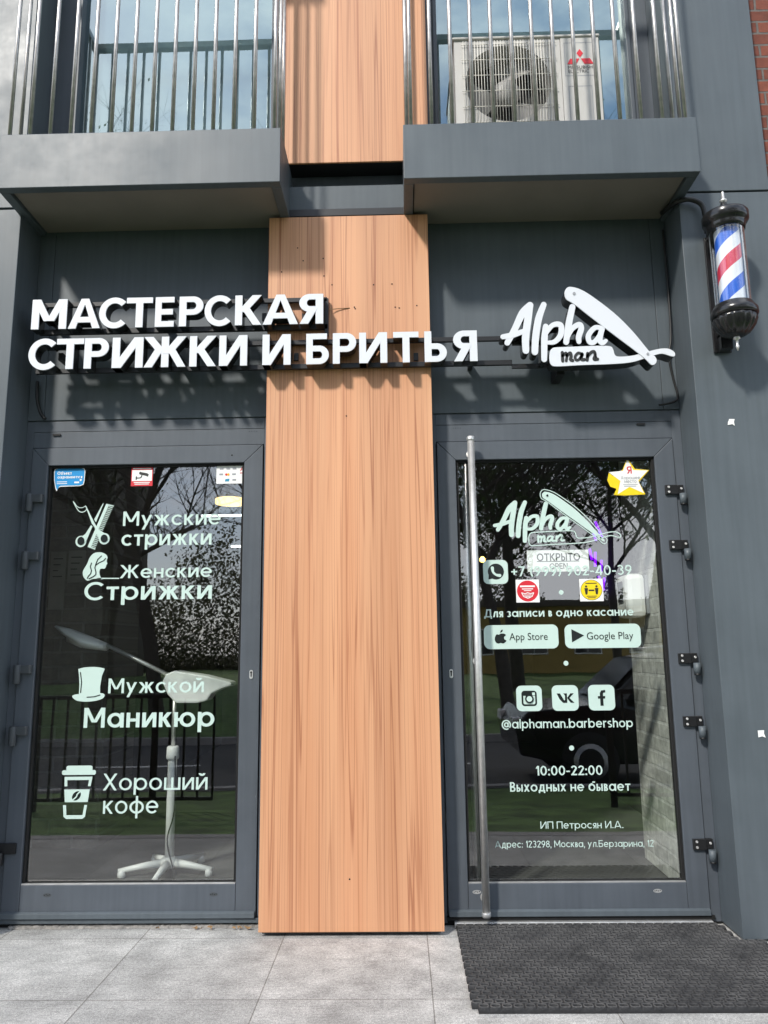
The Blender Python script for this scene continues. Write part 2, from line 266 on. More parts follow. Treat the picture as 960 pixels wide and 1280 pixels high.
# ------------------------------------------------------------------ mesh helpers
class MB:
    def __init__(s): s.b = bmesh.new()
    def face(s, vs, mi=0):
        try:
            f = s.b.faces.new([v if isinstance(v, bmesh.types.BMVert) else s.b.verts.new(v) for v in vs]); f.material_index = mi; return f
        except ValueError: return None
    def box(s, x0, x1, y0, y1, z0, z1, mi=0, mat=None):
        c = [(x, y, z) for x in (x0, x1) for y in (y0, y1) for z in (z0, z1)]
        if mat is not None: c = [mat @ Vector(q) for q in c]
        v = [s.b.verts.new(q) for q in c]
        for f in ((0, 1, 3, 2), (4, 6, 7, 5), (0, 4, 5, 1), (2, 3, 7, 6), (0, 2, 6, 4), (1, 5, 7, 3)):
            s.face([v[i] for i in f], mi)
        return s
    def tube(s, pts, r, n=8, mi=0, caps=True):
        pts = [Vector(p) for p in pts]; rs = r if isinstance(r, (list, tuple)) else [r]*len(pts)
        rings = []; prev = None
        for i, p in enumerate(pts):
            d = (pts[min(i+1, len(pts)-1)]-pts[max(i-1, 0)]).normalized()
            if prev is None:
                a = d.orthogonal().normalized()
            else:
                a = (prev - d*prev.dot(d)); a = a.normalized() if a.length > 1e-6 else d.orthogonal().normalized()
            prev = a; b = d.cross(a)
            rings.append([s.b.verts.new(p+(a*math.cos(2*math.pi*k/n)+b*math.sin(2*math.pi*k/n))*rs[i]) for k in range(n)])
        for i in range(len(rings)-1):
            for k in range(n):
                f = s.face([rings[i][k], rings[i][(k+1) % n], rings[i+1][(k+1) % n], rings[i+1][k]], mi)
                if f: f.smooth = True
        if caps: s.face(rings[0][::-1], mi); s.face(rings[-1], mi)
        return s
    def lathe(s, prof, c, n=40, mi=0, axis=(0, 0, 1), wob=None):
        """prof: (radius, height) pairs"""
        ax = Vector(axis).normalized(); a = ax.orthogonal().normalized(); b = ax.cross(a); c = Vector(c); rings = []
        for j, (r, h) in enumerate(prof):
            ring = []
            for k in range(n):
                th = 2*math.pi*k/n; rr = r*(wob(th, j) if wob else 1)
                ring.append(s.b.verts.new(c+ax*h+(a*math.cos(th)+b*math.sin(th))*rr))
            rings.append(ring)
        for i in range(len(rings)-1):
            for k in range(n):
                f = s.face([rings[i][k], rings[i][(k+1) % n], rings[i+1][(k+1) % n], rings[i+1][k]], mi)
                if f: f.smooth = True
        s.face(rings[0][::-1], mi); s.face(rings[-1], mi)
        return s
    def prism(s, poly, fn, y0, y1, mi=0, mside=None):
        """poly: 2-D outline, fn(x, z, y) -> point; front at y0, back at y1 (y1 None: flat)"""
        area = sum(poly[i][0]*poly[(i+1) % len(poly)][1]-poly[(i+1) % len(poly)][0]*poly[i][1] for i in range(len(poly)))
        if area < 0: poly = poly[::-1]
        f = [s.b.verts.new(fn(x, z, y0)) for x, z in poly]
        s.face(f, mi)
        if y1 is not None:
            bk = [s.b.verts.new(fn(x, z, y1)) for x, z in poly]
            s.face(bk[::-1], mi if mside is None else mside)
            n = len(poly)
            for i in range(n): s.face([f[(i+1) % n], f[i], bk[i], bk[(i+1) % n]], mi if mside is None else mside)
        return s
    def build(s, name, mats, parent=None, bevel=0., smooth=False, origin=None, recalc=True):
        if recalc: bmesh.ops.recalc_face_normals(s.b, faces=s.b.faces)
        ng = [f for f in s.b.faces if len(f.verts) > 4]
        if ng: bmesh.ops.triangulate(s.b, faces=ng)
        if smooth:
            for f in s.b.faces: f.smooth = True
        me = bpy.data.meshes.new(name); s.b.to_mesh(me); s.b.free()
        for m in (mats if isinstance(mats, (list, tuple)) else [mats]): me.materials.append(M[m] if isinstance(m, str) else m)
        o = bpy.data.objects.new(name, me); COL.objects.link(o)
        if origin is not None:
            me.transform(Matrix.Translation(-Vector(origin))); o.location = origin
        if parent is not None:
            o.parent = parent
            # parents here are unrotated: keep world placement
            pw = Vector((0, 0, 0)); q = parent
            while q is not None: pw += q.location; q = q.parent
            o.location = o.location - pw
        if bevel:
            b = o.modifiers.new("bevel", 'BEVEL'); b.width = bevel; b.segments = 2; b.limit_method = 'ANGLE'; b.angle_limit = rad(40)
            b.harden_normals = False
        return o
def empty(name, loc=(0, 0, 0)):
    o = bpy.data.objects.new(name, None); COL.objects.link(o); o.location = loc; o.empty_display_size = .1
    return o
def tag(o, label, cat, group=None):
    o['label'] = label; o['category'] = cat
    if group: o['group'] = group
    return o
def thing(name, label, cat, loc=(0, 0, 0), group=None): return tag(empty(name, loc), label, cat, group)
def structure(o): o['kind'] = 'structure'; return o
def one_box(name, mat, parent, x0, x1, y0, y1, z0, z1, bevel=.003, label=None):
    m = MB(); m.box(x0, x1, y0, y1, z0, z1); o = m.build(name, mat, parent, bevel)
    if label: o['label'] = label
    return o
def copy_tree(o, parent=None):
    c = o.copy(); COL.objects.link(c)
    if parent is not None: c.parent = parent
    for ch in list(o.children): copy_tree(ch, c)
    return c

# ------------------------------------------------------------------ hand-drawn lettering (cap height 1)
def glyph(ch, w):
    P = []; hw = w*.88; X = .735
    def rect(x0, x1, y0, y1): P.append([(x0, y0), (x1, y0), (x1, y1), (x0, y1)])
    def V(x, y0=0, y1=1.): rect(x, x+w, y0, y1)
    def H(y, x0, x1): rect(x0, x1, y, y+hw)
    def D(xa, ya, xb, yb, k=1.):
        h = k*w*math.hypot(xb-xa, yb-ya)/abs(yb-ya)/2; P.append([(xa-h, ya), (xa+h, ya), (xb+h, yb), (xb-h, yb)])
    def R(cx, cy, rx, ry, a0, a1, n=None):
        if a1-a0 > 200:
            mid = (a0+a1)/2; R(cx, cy, rx, ry, a0, mid); R(cx, cy, rx, ry, mid, a1); return
        n = max(6, int(abs(a1-a0)/9)); o = []; i = []
        for k in range(n+1):
            t = rad(a0+(a1-a0)*k/n); o.append((cx+rx*math.cos(t), cy+ry*math.sin(t))); i.append((cx+(rx-w)*math.cos(t), cy+(ry-hw)*math.sin(t)))
        P.append(o+i[::-1])
    def bowl(x, y, bh, xr): H(y+bh-hw, x, xr); H(y, x, xr); R(xr, y+bh/2, bh/2, bh/2, -90, 90); return xr+bh/2
    def lowercase_like(h):     # letters whose lower case repeats the upper case
        s = h; W = 0
        if ch in 'Сс': R(s*.5, s*.5, s*.5, s*.5, 44, 316); W = s*.88
        elif ch in 'ОоOo': R(s*.5, s*.5, s*.5, s*.5, 0, 360); W = s
        elif ch in 'ТтT': W = .74*s+.02; H(s-hw, 0, W); V((W-w)/2, 0, s-hw)
        elif ch in 'Ии': W = .72*s+.13; V(0, 0, s); V(W-w, 0, s); D(w*.62, 0, W-w*.62, s)
        elif ch in 'Йй':
            W = .72*s+.13; V(0, 0, s); V(W-w, 0, s); D(w*.62, 0, W-w*.62, s); R(W/2, s+.24, .19, .16, 180, 360)
        elif ch in 'Кк': W = .72*s+.06; V(0, 0, s); D(w*.95, s*.44, W-w*.66, s); D(w*.85+.12*s, s*.58, W-w*.62, 0)
        elif ch in 'Жж':
            W = 1.08*s+.14; V(W/2-w/2, 0, s)
            for q in (-1, 1): D(W/2+q*w*.3, s*.44, W/2+q*(W/2-w*.64), s); D(W/2+q*(w*.35+.09*s), s*.6, W/2+q*(W/2-w*.62), 0)
        elif ch in 'Нн': W = .70*s+.1; V(0, 0, s); V(W-w, 0, s); H(s/2-hw/2, w, W-w)
        elif ch in 'Пп': W = .70*s+.1; V(0, 0, s); V(W-w, 0, s); H(s-hw, w, W-w)
        elif ch in 'Шш': W = 1.08*s+.14; V(0, 0, s); V(W-w, 0, s); V(W/2-w/2, 0, s); H(0, w, W-w)
        elif ch in 'Вв': V(0, 0, s); a = bowl(w, s*.46, s*.54, .26*s); W = max(a, bowl(w, 0, s*.54, .31*s))
        elif ch in 'Ьь': V(0, 0, s); W = bowl(w, 0, s*.6, .36*s)
        elif ch == 'ъ': V(.16, 0, s); H(s-hw, 0, .16); W = bowl(w+.16, 0, s*.6, .46*s)
        elif ch in 'Ыы': V(0, 0, s); a = bowl(w, 0, s*.6, .3*s); V(a+.1*s, 0, s); W = a+.1*s+w
        elif ch in 'Яя':
            bh = .6*s; W = .36*s+bh/2; V(W-w, 0, s); H(s-hw, W-.36*s, W-w); H(s-bh, W-.36*s, W-w); R(W-.36*s, s-bh/2, bh/2, bh/2, 90, 270); D(w*.62, 0, W*.58, s-bh+hw*.6)
        elif ch in 'Хх': W = .74*s+.06; D(w*.6, 0, W-w*.6, s); D(w*.6, s, W-w*.6, 0)
        elif ch in 'Дд':
            W = .82*s+.1; H(0, 0, W); V(0, -.17, 0); V(W-w, -.17, 0); V(W-w-.08, hw, s); H(s-hw, .28*s, W-w-.08); D(.20*s+w*.2, hw, .31*s+w*.3, s-hw*.5)
        elif ch in 'Лл': W = .72*s+.08; V(W-w, 0, s); H(s-hw, .26*s, W-w); D(w*.5+.03, 0, .29*s+w*.2, s-hw*.5)
        elif ch in 'Юю': V(0, 0, s); H(s/2-hw/2, w, w+.16*s); R(w+.1*s+s*.5, s*.5, s*.5, s*.5, 0, 360); W = w+1.1*s
        elif ch in 'Зз': R(.28*s, s*.735, .3*s, s*.265, -90, 150); R(.28*s, s*.28, .33*s, s*.28, -150, 90); W = .61*s
        else: return None
        return W
    up = ch.isupper()
    W = lowercase_like(1. if up else X)
    if W is None:
        if ch in ' ': W = .36
        elif ch == 'м':
            W = .82; V(0, 0, X); V(W-w, 0, X)
            for q in (-1, 1): D(W/2+q*(W/2-w*.62), X, W/2+q*w*.18, .16, .95)
        elif ch == 'М' or ch == 'M':
            W = .98; V(0); V(W-w)
            for q in (-1, 1): D(W/2+q*(W/2-w*.62), 1, W/2+q*w*.18, .27, .95)
        elif ch == 'А' or ch == 'A':
            W = .98
            P.append([(0, 0), (w*1.1, 0), (W/2+w*.28, 1), (W/2-w*.56, 1)]); P.append([(W, 0), (W-w*1.1, 0), (W/2-w*.28, 1), (W/2+w*.56, 1)]); H(.2, W*.2, W*.8)
        elif ch == 'Е': W = .64; V(0); H(0, w, W); H(.5-hw/2, w, W-.04); H(1-hw, w, W)
        elif ch in 'РP': V(0); W = bowl(w, .38, .62, .4)
        elif ch == 'Б': V(0); H(1-hw, w, .66); W = bowl(w, 0, .6, .42)
        elif ch == 'N': W = .84; V(0); V(W-w); D(w*.62, 1, W-w*.62, 0)
        elif ch in 'ае' or ch in 'ae':
            r = X/2
            if ch in 'еe': R(r, r, r, r, 0, 318); H(r-hw*.5, w*.6, 2*r-w*.25); W = 2*r
            else: R(r, r, r, r, 0, 360); V(2*r-w*.8, 0, X); W = 2*r+w*.2
        elif ch in 'рp': r = X/2; R(r+w*.2, r, r, r, 0, 360); V(0, -.27, X); W = 2*r+w*.2
        elif ch == 'b': r = X/2; R(r+w*.2, r, r, r, 0, 360); V(0, 0, 1.02); W = 2*r+w*.2
        elif ch == 'у': W = .68; D(W-w*.6, X, w*.95, -.27); D(w*.6, X, W*.5, .06)
        elif ch == 'ф': r = X/2; R(r+.06, r, r+.06, r, 0, 360); V(r+.06-w/2, -.27, 1.0); W = 2*r+.12
        elif ch == 'б': r = X/2; R(r, r, r, r, 0, 360); R(r*1.35, X*.66, r*1.35, .34, 95, 200); H(1-hw, r*1.2, 2*r); W = 2*r
        elif ch == 'l': V(0, 0, 1.02); W = w
        elif ch == 't': V(.12, 0, .95); H(X-hw, 0, .38); W = .38
        elif ch in 'hnm':
            a = .29; V(0, 0, 1.02 if ch == 'h' else X); R(a+w*.1, X-a, a, a, 0, 165); V(2*a-w*.9, 0, X-a); W = 2*a+w*.1
            if ch == 'm': o = 2*a-w*.9; R(o+a+w*.1, X-a, a, a, 0, 165); V(o+2*a-w*.9, 0, X-a); W = o+2*a+w*.1
        elif ch == 'r': V(0, 0, X); R(.3, X-.3, .3, .3, 70, 165); W = .4
        elif ch == 's': R(.25, X*.735, .25, X*.265, 40, 270); R(.25, X*.275, .27, X*.275, -140, 90); W = .5
        elif ch == '@': R(.55, .4, .55, .55, -40, 300); R(.55, .4, .28, .28, 0, 360); V(.55+.28-w, .14, .66); W = 1.1
        elif ch == '0': R(.33, .5, .33, .5, 0, 360); W = .66
        elif ch == '1': V(.2); D(.1, .72, .28, 1); W = .2+w
        elif ch == '2': R(.3, .7, .3, .3, -15, 165); D(w*.75, hw*.4, .5, .68); H(0, 0, .6); W = .6
        elif ch == '3': R(.28, .745, .29, .255, -90, 150); R(.28, .285, .31, .285, -150, 90); W = .6
        elif ch == '4': V(.42); H(.2, 0, .68); D(w*.6, .25, .45, 1); W = .68
        elif ch == '7': H(1-hw, 0, .6); D(.17, 0, .52, 1-hw*.5); W = .6
        elif ch == '8': R(.3, .745, .27, .255, 0, 360); R(.3, .285, .3, .285, 0, 360); W = .6
        elif ch == '9': R(.31, .68, .31, .32, 0, 360); D(.2, 0, .54, .52); W = .62
        elif ch in '.,': rect(0, w*1.1, 0, w*1.1); W = w*1.1
        elif ch == ':': rect(0, w*1.1, 0, w*1.1); rect(0, w*1.1, .5, .5+w*1.1); W = w*1.1
        elif ch == '-': H(.33, 0, .36); W = .36
        elif ch == '+': H(.4, 0, .56); V(.28-w/2, .16, .4); V(.28-w/2, .4+hw, .72); W = .56
        elif ch == '(': R(.62, .42, .62, .72, 135, 225); W = .28
        elif ch == ')': R(-.34, .42, .62, .72, -45, 45); W = .28
        else: raise KeyError(ch)
        if ch == ',': P.append([(0, 0), (w*1.1, 0), (w*.5, -.18), (0, -.18)])
    return P, W
def set_text(s, w, sp=.12):
    """list of letters, each a list of outlines; total width"""
    out = []; x = 0
    for k, ch in enumerate(s):
        P, W = glyph(ch, w)
        out.append((ch, [[(a+x, b) for a, b in p] for p in P], x, W)); x += W+(0 if ch == ' ' else sp)
    return out, x-sp
def stroke(pts, ws, n=7, smooth=True):
    """brush stroke outline with round ends; pts 2-D, ws widths"""
    if not isinstance(ws, (list, tuple)): ws = [ws]*len(pts)
    p = [Vector((*q, 0)) for q in pts]
    if smooth and len(p) > 2:
        q = []; qw = []
        for i in range(len(p)-1):
            a, b, c, d = p[max(i-1, 0)], p[i], p[i+1], p[min(i+2, len(p)-1)]
            for k in range(6):
                t = k/6; q.append(.5*((2*b)+(c-a)*t+(2*a-5*b+4*c-d)*t*t+(-a+3*b-3*c+d)*t**3)); qw.append(ws[i]*(1-t)+ws[i+1]*t)
        q.append(p[-1]); qw.append(ws[-1]); p, ws = q, qw
    Lf, Rt = [], []
    for i in range(len(p)):
        d = (p[min(i+1, len(p)-1)]-p[max(i-1, 0)]).normalized(); nn = Vector((-d.y, d.x, 0))*ws[i]/2
        Lf.append(p[i]+nn); Rt.append(p[i]-nn)
        if i == 0: d0 = d
        d1 = d
    def cap(c, d, r):
        a = math.atan2(d.y, d.x); return [c+Vector((math.cos(a+math.pi/2-math.pi*k/n), math.sin(a+math.pi/2-math.pi*k/n), 0))*r for k in range(1, n)]
    out = Lf+cap(p[-1], d1, ws[-1]/2)+Rt[::-1]+cap(p[0], -d0, ws[0]/2)
    return [(v.x, v.y) for v in out]
def strip(pts, wd, closed=False):
    """thin line as separate quads (no self-overlap trouble on closed outlines)"""
    q = []; n = len(pts)
    for i in range(n if closed else n-1):
        a, b = Vector(pts[i]), Vector(pts[(i+1) % n]); d = (b-a)
        if d.length < 1e-9: continue
        d.normalize(); nn = Vector((-d.y, d.x))*wd/2; e = d*wd*.3
        q.append([tuple(a-e+nn), tuple(b+e+nn), tuple(b+e-nn), tuple(a-e-nn)])
    return q
def rrect(x0, x1, y0, y1, r, n=6):
    o = []
    for cx, cy, a in ((x1-r, y1-r, 0), (x0+r, y1-r, 90), (x0+r, y0+r, 180), (x1-r, y0+r, 270)):
        for k in range(n+1): t = rad(a+90*k/n); o.append((cx+r*math.cos(t), cy+r*math.sin(t)))
    return o
def circ(cx, cy, r, n=28, ry=None): return [(cx+r*math.cos(2*math.pi*k/n), cy+(ry or r)*math.sin(2*math.pi*k/n)) for k in range(n)]
def catmull(pts, per=6):
    n = len(pts); o = []
    for i in range(n):
        a, b, c, d = (Vector(pts[(i+k) % n]) for k in (-1, 0, 1, 2))
        for k in range(per):
            t = k/per; v = .5*((2*b)+(c-a)*t+(2*a-5*b+4*c-d)*t*t+(-a+3*b-3*c+d)*t**3); o.append((v.x, v.y))
    return o
def flat(m, polys, fn, Y, mi=0, step=.00008):
    """lay flat outlines on the plane y = Y; each a hair in front of the last"""
    for k, p in enumerate(polys): m.prism(p, fn, Y-step*(k % 40), None, mi)
DG = None
def latin(s, size_fn=None):
    """outlines of Blender's built-in face as a triangle list with cap height 1"""
    cu = bpy.data.curves.new('txt', 'FONT'); cu.body = s; cu.size = 1; cu.resolution_u = 4
    o = bpy.data.objects.new('txt', cu); COL.objects.link(o)
    dg = bpy.context.evaluated_depsgraph_get(); me = bpy.data.meshes.new_from_object(o.evaluated_get(dg))
    vs = [v.co.copy() for v in me.vertices]; fs = [tuple(p.vertices) for p in me.polygons]
    bpy.data.objects.remove(o); bpy.data.curves.remove(cu); bpy.data.meshes.remove(me)
    return vs, fs
def put_latin(m, s, x0, x1, z0, z1, Y, mi=0, capref=None):
    vs, fs = latin(s)
    xa, xb = min(v.x for v in vs), max(v.x for v in vs); ya, yb = (0, .69) if capref is None else capref
    nv = [m.b.verts.new((x0+(v.x-xa)/(xb-xa)*(x1-x0), Y, z0+(v.y-ya)/(yb-ya)*(z1-z0))) for v in vs]
    for f in fs: m.face([nv[i] for i in f], mi)
def pxbox(x0, y0, x1, y1, Y):
    """photo box (left, top, right, bottom) -> world x0, x1, z0, z1 on the plane"""
    c = at((x0+x1)/2, y1, Y).z; t = at((x0+x1)/2, y0, Y).z; my = (y0+y1)/2
    return at(x0, my, Y).x, at(x1, my, Y).x, c, t
XZ = lambda x, z, y: (x, y, z)
# ================================================================== THE BUILDING
B = thing('shop_building', 'grey metal clad shop front with wood grain panel between two glass doors', 'building')
def bbox(name, mat, *a, bevel=.003, parent=B, label=None): return one_box(name, mat, parent, *a, bevel=bevel, label=label)
# pillars, lower and upper sheet with the open seam between
for x0, x1 in ((1.515, 1.998), (-2.60, -2.02)):
    bbox('pillar', 'paint', x0, x1, -.23, .09, .012, 3.688)
    bbox('pillar', 'paint', x0, x1, -.23, .09, 3.699, 6.6)
    bbox('pillar_core', 'gap', x0+.03, x1-.03, -.21, .08, 3.6, 3.8)
# red brick beyond the pillars
bbox('brick_wall', 'redbrick', 1.998, 4.2, -.15, .3, 0, 6.6, bevel=0, label='red brick wall at the right edge of the shop front')
bbox('brick_wall', 'redbrick', -5.2, -2.60, -.15, .3, 0, 6.6, bevel=0)
# wall over the doors: recessed sheet panels, then the door head
def transom(x0, x1, seams):
    xs = [x0]+seams+[x1]
    m = MB()
    for a, b in zip(xs[:-1], xs[1:]): m.box(a+.001, b-.001, 0, .05, 2.566, 3.72)
    m.box(x0, x1, .012, .06, 2.55, 3.95)
    o = m.build('wall_panel', 'paint', B, .002)
    return o
transom(-2.02, -.62, [-1.93]); transom(.10, 1.515, [1.43])
bbox('wall_core', 'gap', -2.1, 1.6, .065, .12, 2.5, 3.99, bevel=0)
# wood laminate: lower panel, upper panel, their metal carrier
m = MB(); m.box(-.687, .181, -.14, -.127, .022, 3.657); bbw = m.build('wood_panel', 'wood', B, .0015)
bbox('panel_carrier', 'black', -.672, .166, -.125, .06, .012, 3.655, bevel=0)
m = MB(); m.box(-.632, .196, -.14, -.127, 3.985, 6.6); m.build('wood_panel', 'wood', B, .0015)['label'] = 'upper wood grain panel between the balconies'
bbox('panel_carrier', 'black', -.617, .181, -.125, .06, 3.992, 6.58, bevel=0)
# channel between upper and lower wood
bbox('channel_panel', 'paint', -.60, .08, -.098, .03, 3.713, 3.868, bevel=.002)
bbox('channel_trim', 'black', -.60, .08, -.128, .028, 3.668, 3.711, bevel=.002)
bbox('channel_back', 'paint_dark', -.60, .08, .0, .04, 3.872, 3.99, bevel=0)
# screw holes left in the lower wood panel
m = MB()
for px, py in ((372, 310), (379, 326), (404, 323), (405, 345), (352, 340), (467, 356), (490, 355), (494, 384), (499, 385), (521, 382), (443, 384), (444, 386), (415, 356), (433, 520), (437, 1099)):
    p = at(px, py, -.1405); m.prism(circ(p.x, p.z, .0042, 8), XZ, -.1412, None)
o = m.build('screw_holes', 'gap', bbw); o['kind'] = 'stuff'

# ---------------------------------------------------------------- doors
def door(x0, x1, gx0, gx1, gz0, gz1, z0, z1, fx0, fx1, label):
    d = 1.2e-3
    m = MB(); Y0, Y1 = -.006, .055
    m.prism([(x0, z0), (gx0-d, z0), (gx0-d, gz1), (x0, z1)][:4], XZ, Y0, Y1)
    m.prism([(gx1+d, z0), (x1, z0), (x1, z1), (gx1+d, gz1)], XZ, Y0, Y1)
    m.prism([(x0+d*2, z1), (x1-d*2, z1), (gx1, gz1), (gx0, gz1)], XZ, Y0, Y1)
    m.box(gx0, gx1, Y0, Y1, z0, gz0)
    dr = m.build('door', 'paint_dark', B, .0025, recalc=True); dr['label'] = label
    # rubber gasket and pane
    m = MB(); t = .012
    m.box(gx0, gx0+t, .008, .05, gz0, gz1); m.box(gx1-t, gx1, .008, .05, gz0, gz1); m.box(gx0+t, gx1-t, .008, .05, gz1-t, gz1); m.box(gx0+t, gx1-t, .008, .05, gz0, gz0+t*.6)
    m.build('gasket', 'gap', dr)
    m = MB(); m.face([(gx0, .024, gz0), (gx1, .024, gz0), (gx1, .024, gz1), (gx0, .024, gz1)]); m.build('glass_pane', 'glass', dr)
    m = MB(); m.prism([(gx0+.002, gz0+.001), (gx1-.002, gz0+.001), (gx1-.002, gz0+.006), (gx0+.002, gz0+.006)], XZ, -.004, .02); m.build('glazing_bead', 'alu', dr)
    # drip bar
    m = MB()
    prof = [(-.008, .077), (-.022, .070), (-.024, .047), (-.008, .045)]
    a = [m.b.verts.new((x0+.004, y, z)) for y, z in prof]; b = [m.b.verts.new((x1-.004, y, z)) for y, z in prof]
    for i in range(4): m.face([a[i], a[(i+1) % 4], b[(i+1) % 4], b[i]])
    m.face(a); m.face(b[::-1]); m.build('drip_bar', 'paint', dr, .0015)
    # fixed frame round the leaf
    m = MB(); g = .004
    m.box(fx0, x0-g, .004, .06, .012, 2.56); m.box(x1+g, fx1, .004, .06, .012, 2.56); m.box(x0-g, x1+g, .004, .06, z1+g, 2.5); m.box(x0-g, x1+g, .0025, .06, 2.501, 2.5595)
    m.build('door_frame', 'paint_dark', B, .002)
    bbox('door_sill', 'gap', fx0, fx1, .01, .07, .0, .05, bevel=0)
    return dr
DL = door(-1.975, -.725, -1.885, -.826, .197, 2.312, .045, 2.408, -2.02, -.675, 'left glass door with lettering for haircuts, manicure and coffee')
DR = door(.208, 1.462, .307, 1.358, .191, 2.305, .045, 2.404, .168, 1.515, 'right glass door with long steel pull handle')
bbox('sill_strip', 'paint', -1.99, -.70, -.012, .01, .022, .043, bevel=.002)
bbox('threshold', 'alu', .235, 1.462, -.036, .012, .002, .026, bevel=.003, label='pale metal threshold strip under the right door')
bbox('sill_strip', 'gap', .20, 1.48, -.012, .009, .027, .043, bevel=0)

def hinge_left(z, plain=True):
    x = -1.978; m = MB()
    if plain:
        m.box(x+.004, x+.082, -.031, -.007, z, z+.042)
        m.tube([(x+.012, -.028, z-.05), (x+.012, -.028, z+.044)], .0185, 14)
        return m.build('hinge', 'hinge', DL, .003)
    m.box(x-.02, x+.062, -.02, -.007, z, z+.05); m.tube([(x-.012, -.026, z-.05), (x-.012, -.026, z+.01)], .018, 14)
    h = m.build('hinge', 'black', DL, .002); h['label'] = 'black hinge plate near the foot of the left door'
    return h
for px, py in ((42, 628), (38, 700), (28, 842), (20, 919)):
    hinge_left(at(px, py, -.02).z)
hinge_left(at(10, 1060, -.02).z-.03, False)
for px, py in ((838, 612), (845, 681), (857, 823), (866, 902), (880, 1056)):
    z = at(px, py, -.02).z; x = 1.462
    m = MB(); m.box(x-.062, x+.002, -.022, -.007, z-.024, z+.026); m.box(x+.004, x+.034, -.016, .003, z-.02, z+.026)
    h = m.build('hinge', 'black', DR, .002)
    m = MB()
    for dx, dz in ((-.045, .014), (-.045, -.012), (.022, .006)):
        m.lathe([(.0065, 0), (.006, .003), (.0025, .003), (.0025, .001)], (x+dx, -.022 if dx < 0 else -.016, z+dz), 12, axis=(0, -1, 0))
    s = m.build('screw', 'steel', h); s['kind'] = 'stuff'
    m = MB(); m.tube([(x+.024, -.026, z-.075), (x+.024, -.026, z-.022)], .0175, 16); m.tube([(x+.024, -.026, z-.083), (x+.024, -.026, z-.075)], .0165, 16, 1)
    m.build('hinge_pin', ['paint', 'black'], h)
# pull handle
hx = .383; zt, zb = 2.392, .082
m = MB(); m.tube([(hx, -.082, zb), (hx, -.082, zt)], .0185, 24)
hd = m.build('pull_handle', 'steel', DR); hd['label'] = 'long brushed steel bar handle on the right door'
m = MB(); m.lathe([(.0205, 0), (.0215, .004), (.0215, .016), (.017, .024)], (hx, -.082, zt-.004), 24); m.build('end_cap', 'alu', hd)
m = MB(); m.lathe([(.017, -.024), (.0215, -.016), (.0215, -.002), (.0205, 0)], (hx, -.082, zb+.004), 24)
m.build('end_cap', 'alu', hd)
for z in (zt-.06, zb+.05, 1.25):
    m = MB(); m.tube([(hx, -.075, z), (hx, -.006, z)], .010, 14); m.lathe([(.020, 0), (.020, .007)], (hx, -.0135, z), 18, axis=(0, 1, 0)); m.build('handle_post', 'steel', hd)
m = MB(); m.tube([(hx-.02, .13, zb+.06), (hx-.02, .13, zt-.02)], .017, 16)
for z in (zt-.06, zb+.1): m.tube([(hx-.02, .13, z), (hx-.02, .05, z)], .009, 10)
m.build('inner_handle', 'steel', hd)
# key holes
for dr, px, py in ((DL, 314, 842), (DR, 564, 841)):
    p = at(px, py, -.008); m = MB()
    m.prism(rrect(p.x-.009, p.x+.009, p.z-.026, p.z+.018, .008), XZ, -.0095, -.005, 0); m.prism(circ(p.x, p.z+.006, .0055, 12), XZ, -.0099, None, 1); m.prism(rrect(p.x-.003, p.x+.003, p.z-.016, p.z+.004, .002), XZ, -.01, None, 1)
    m.build('keyhole', ['alu', 'gap'], dr)
# drain caps and slots on frames, drilled rosettes
def slot(px, py, w_, h_, par, mat='black', Y=-.0002):
    p = at(px, py, Y); m = MB(); m.prism(rrect(p.x-w_, p.x+w_, p.z-h_, p.z+h_, min(w_, h_)*.6), XZ, Y-.004, Y+.003); return m.build('vent_slot', mat, par)
slot(71, 543.5, .022, .0055, B); slot(801, 530, .022, .0055, B)
m = MB()
for px, py in ((316, 539), (571, 535)):
    for k in range(4): p = at(px-4.5+3*k, py, -.0002); m.prism(circ(p.x, p.z, .0022, 6), XZ, .0013, None)
o = m.build('drill_marks', 'gap', B); o['kind'] = 'stuff'
for dr, px, py in ((DL, 59, 1119), (DL, 267, 1118), (DR, 596, 1115), (DR, 822, 1113.5)):
    p = at(px, py, -.006); m = MB()
    m.prism(circ(p.x, p.z, .021, 18, .009), XZ, -.0068, None, 0)
    for k in range(4): m.prism(circ(p.x-.013+.0085*k, p.z+.002*(k % 2), .0026, 8), XZ, -.0072, None, 1)
    o = m.build('drill_patch', ['hinge', 'gap'] if dr is DL else ['alu', 'gap'], dr)
p = at(290, 569, -.006); m = MB(); m.prism(circ(p.x, p.z, .0045, 10), XZ, -.0068, None); m.build('drill_hole', 'gap', DL)

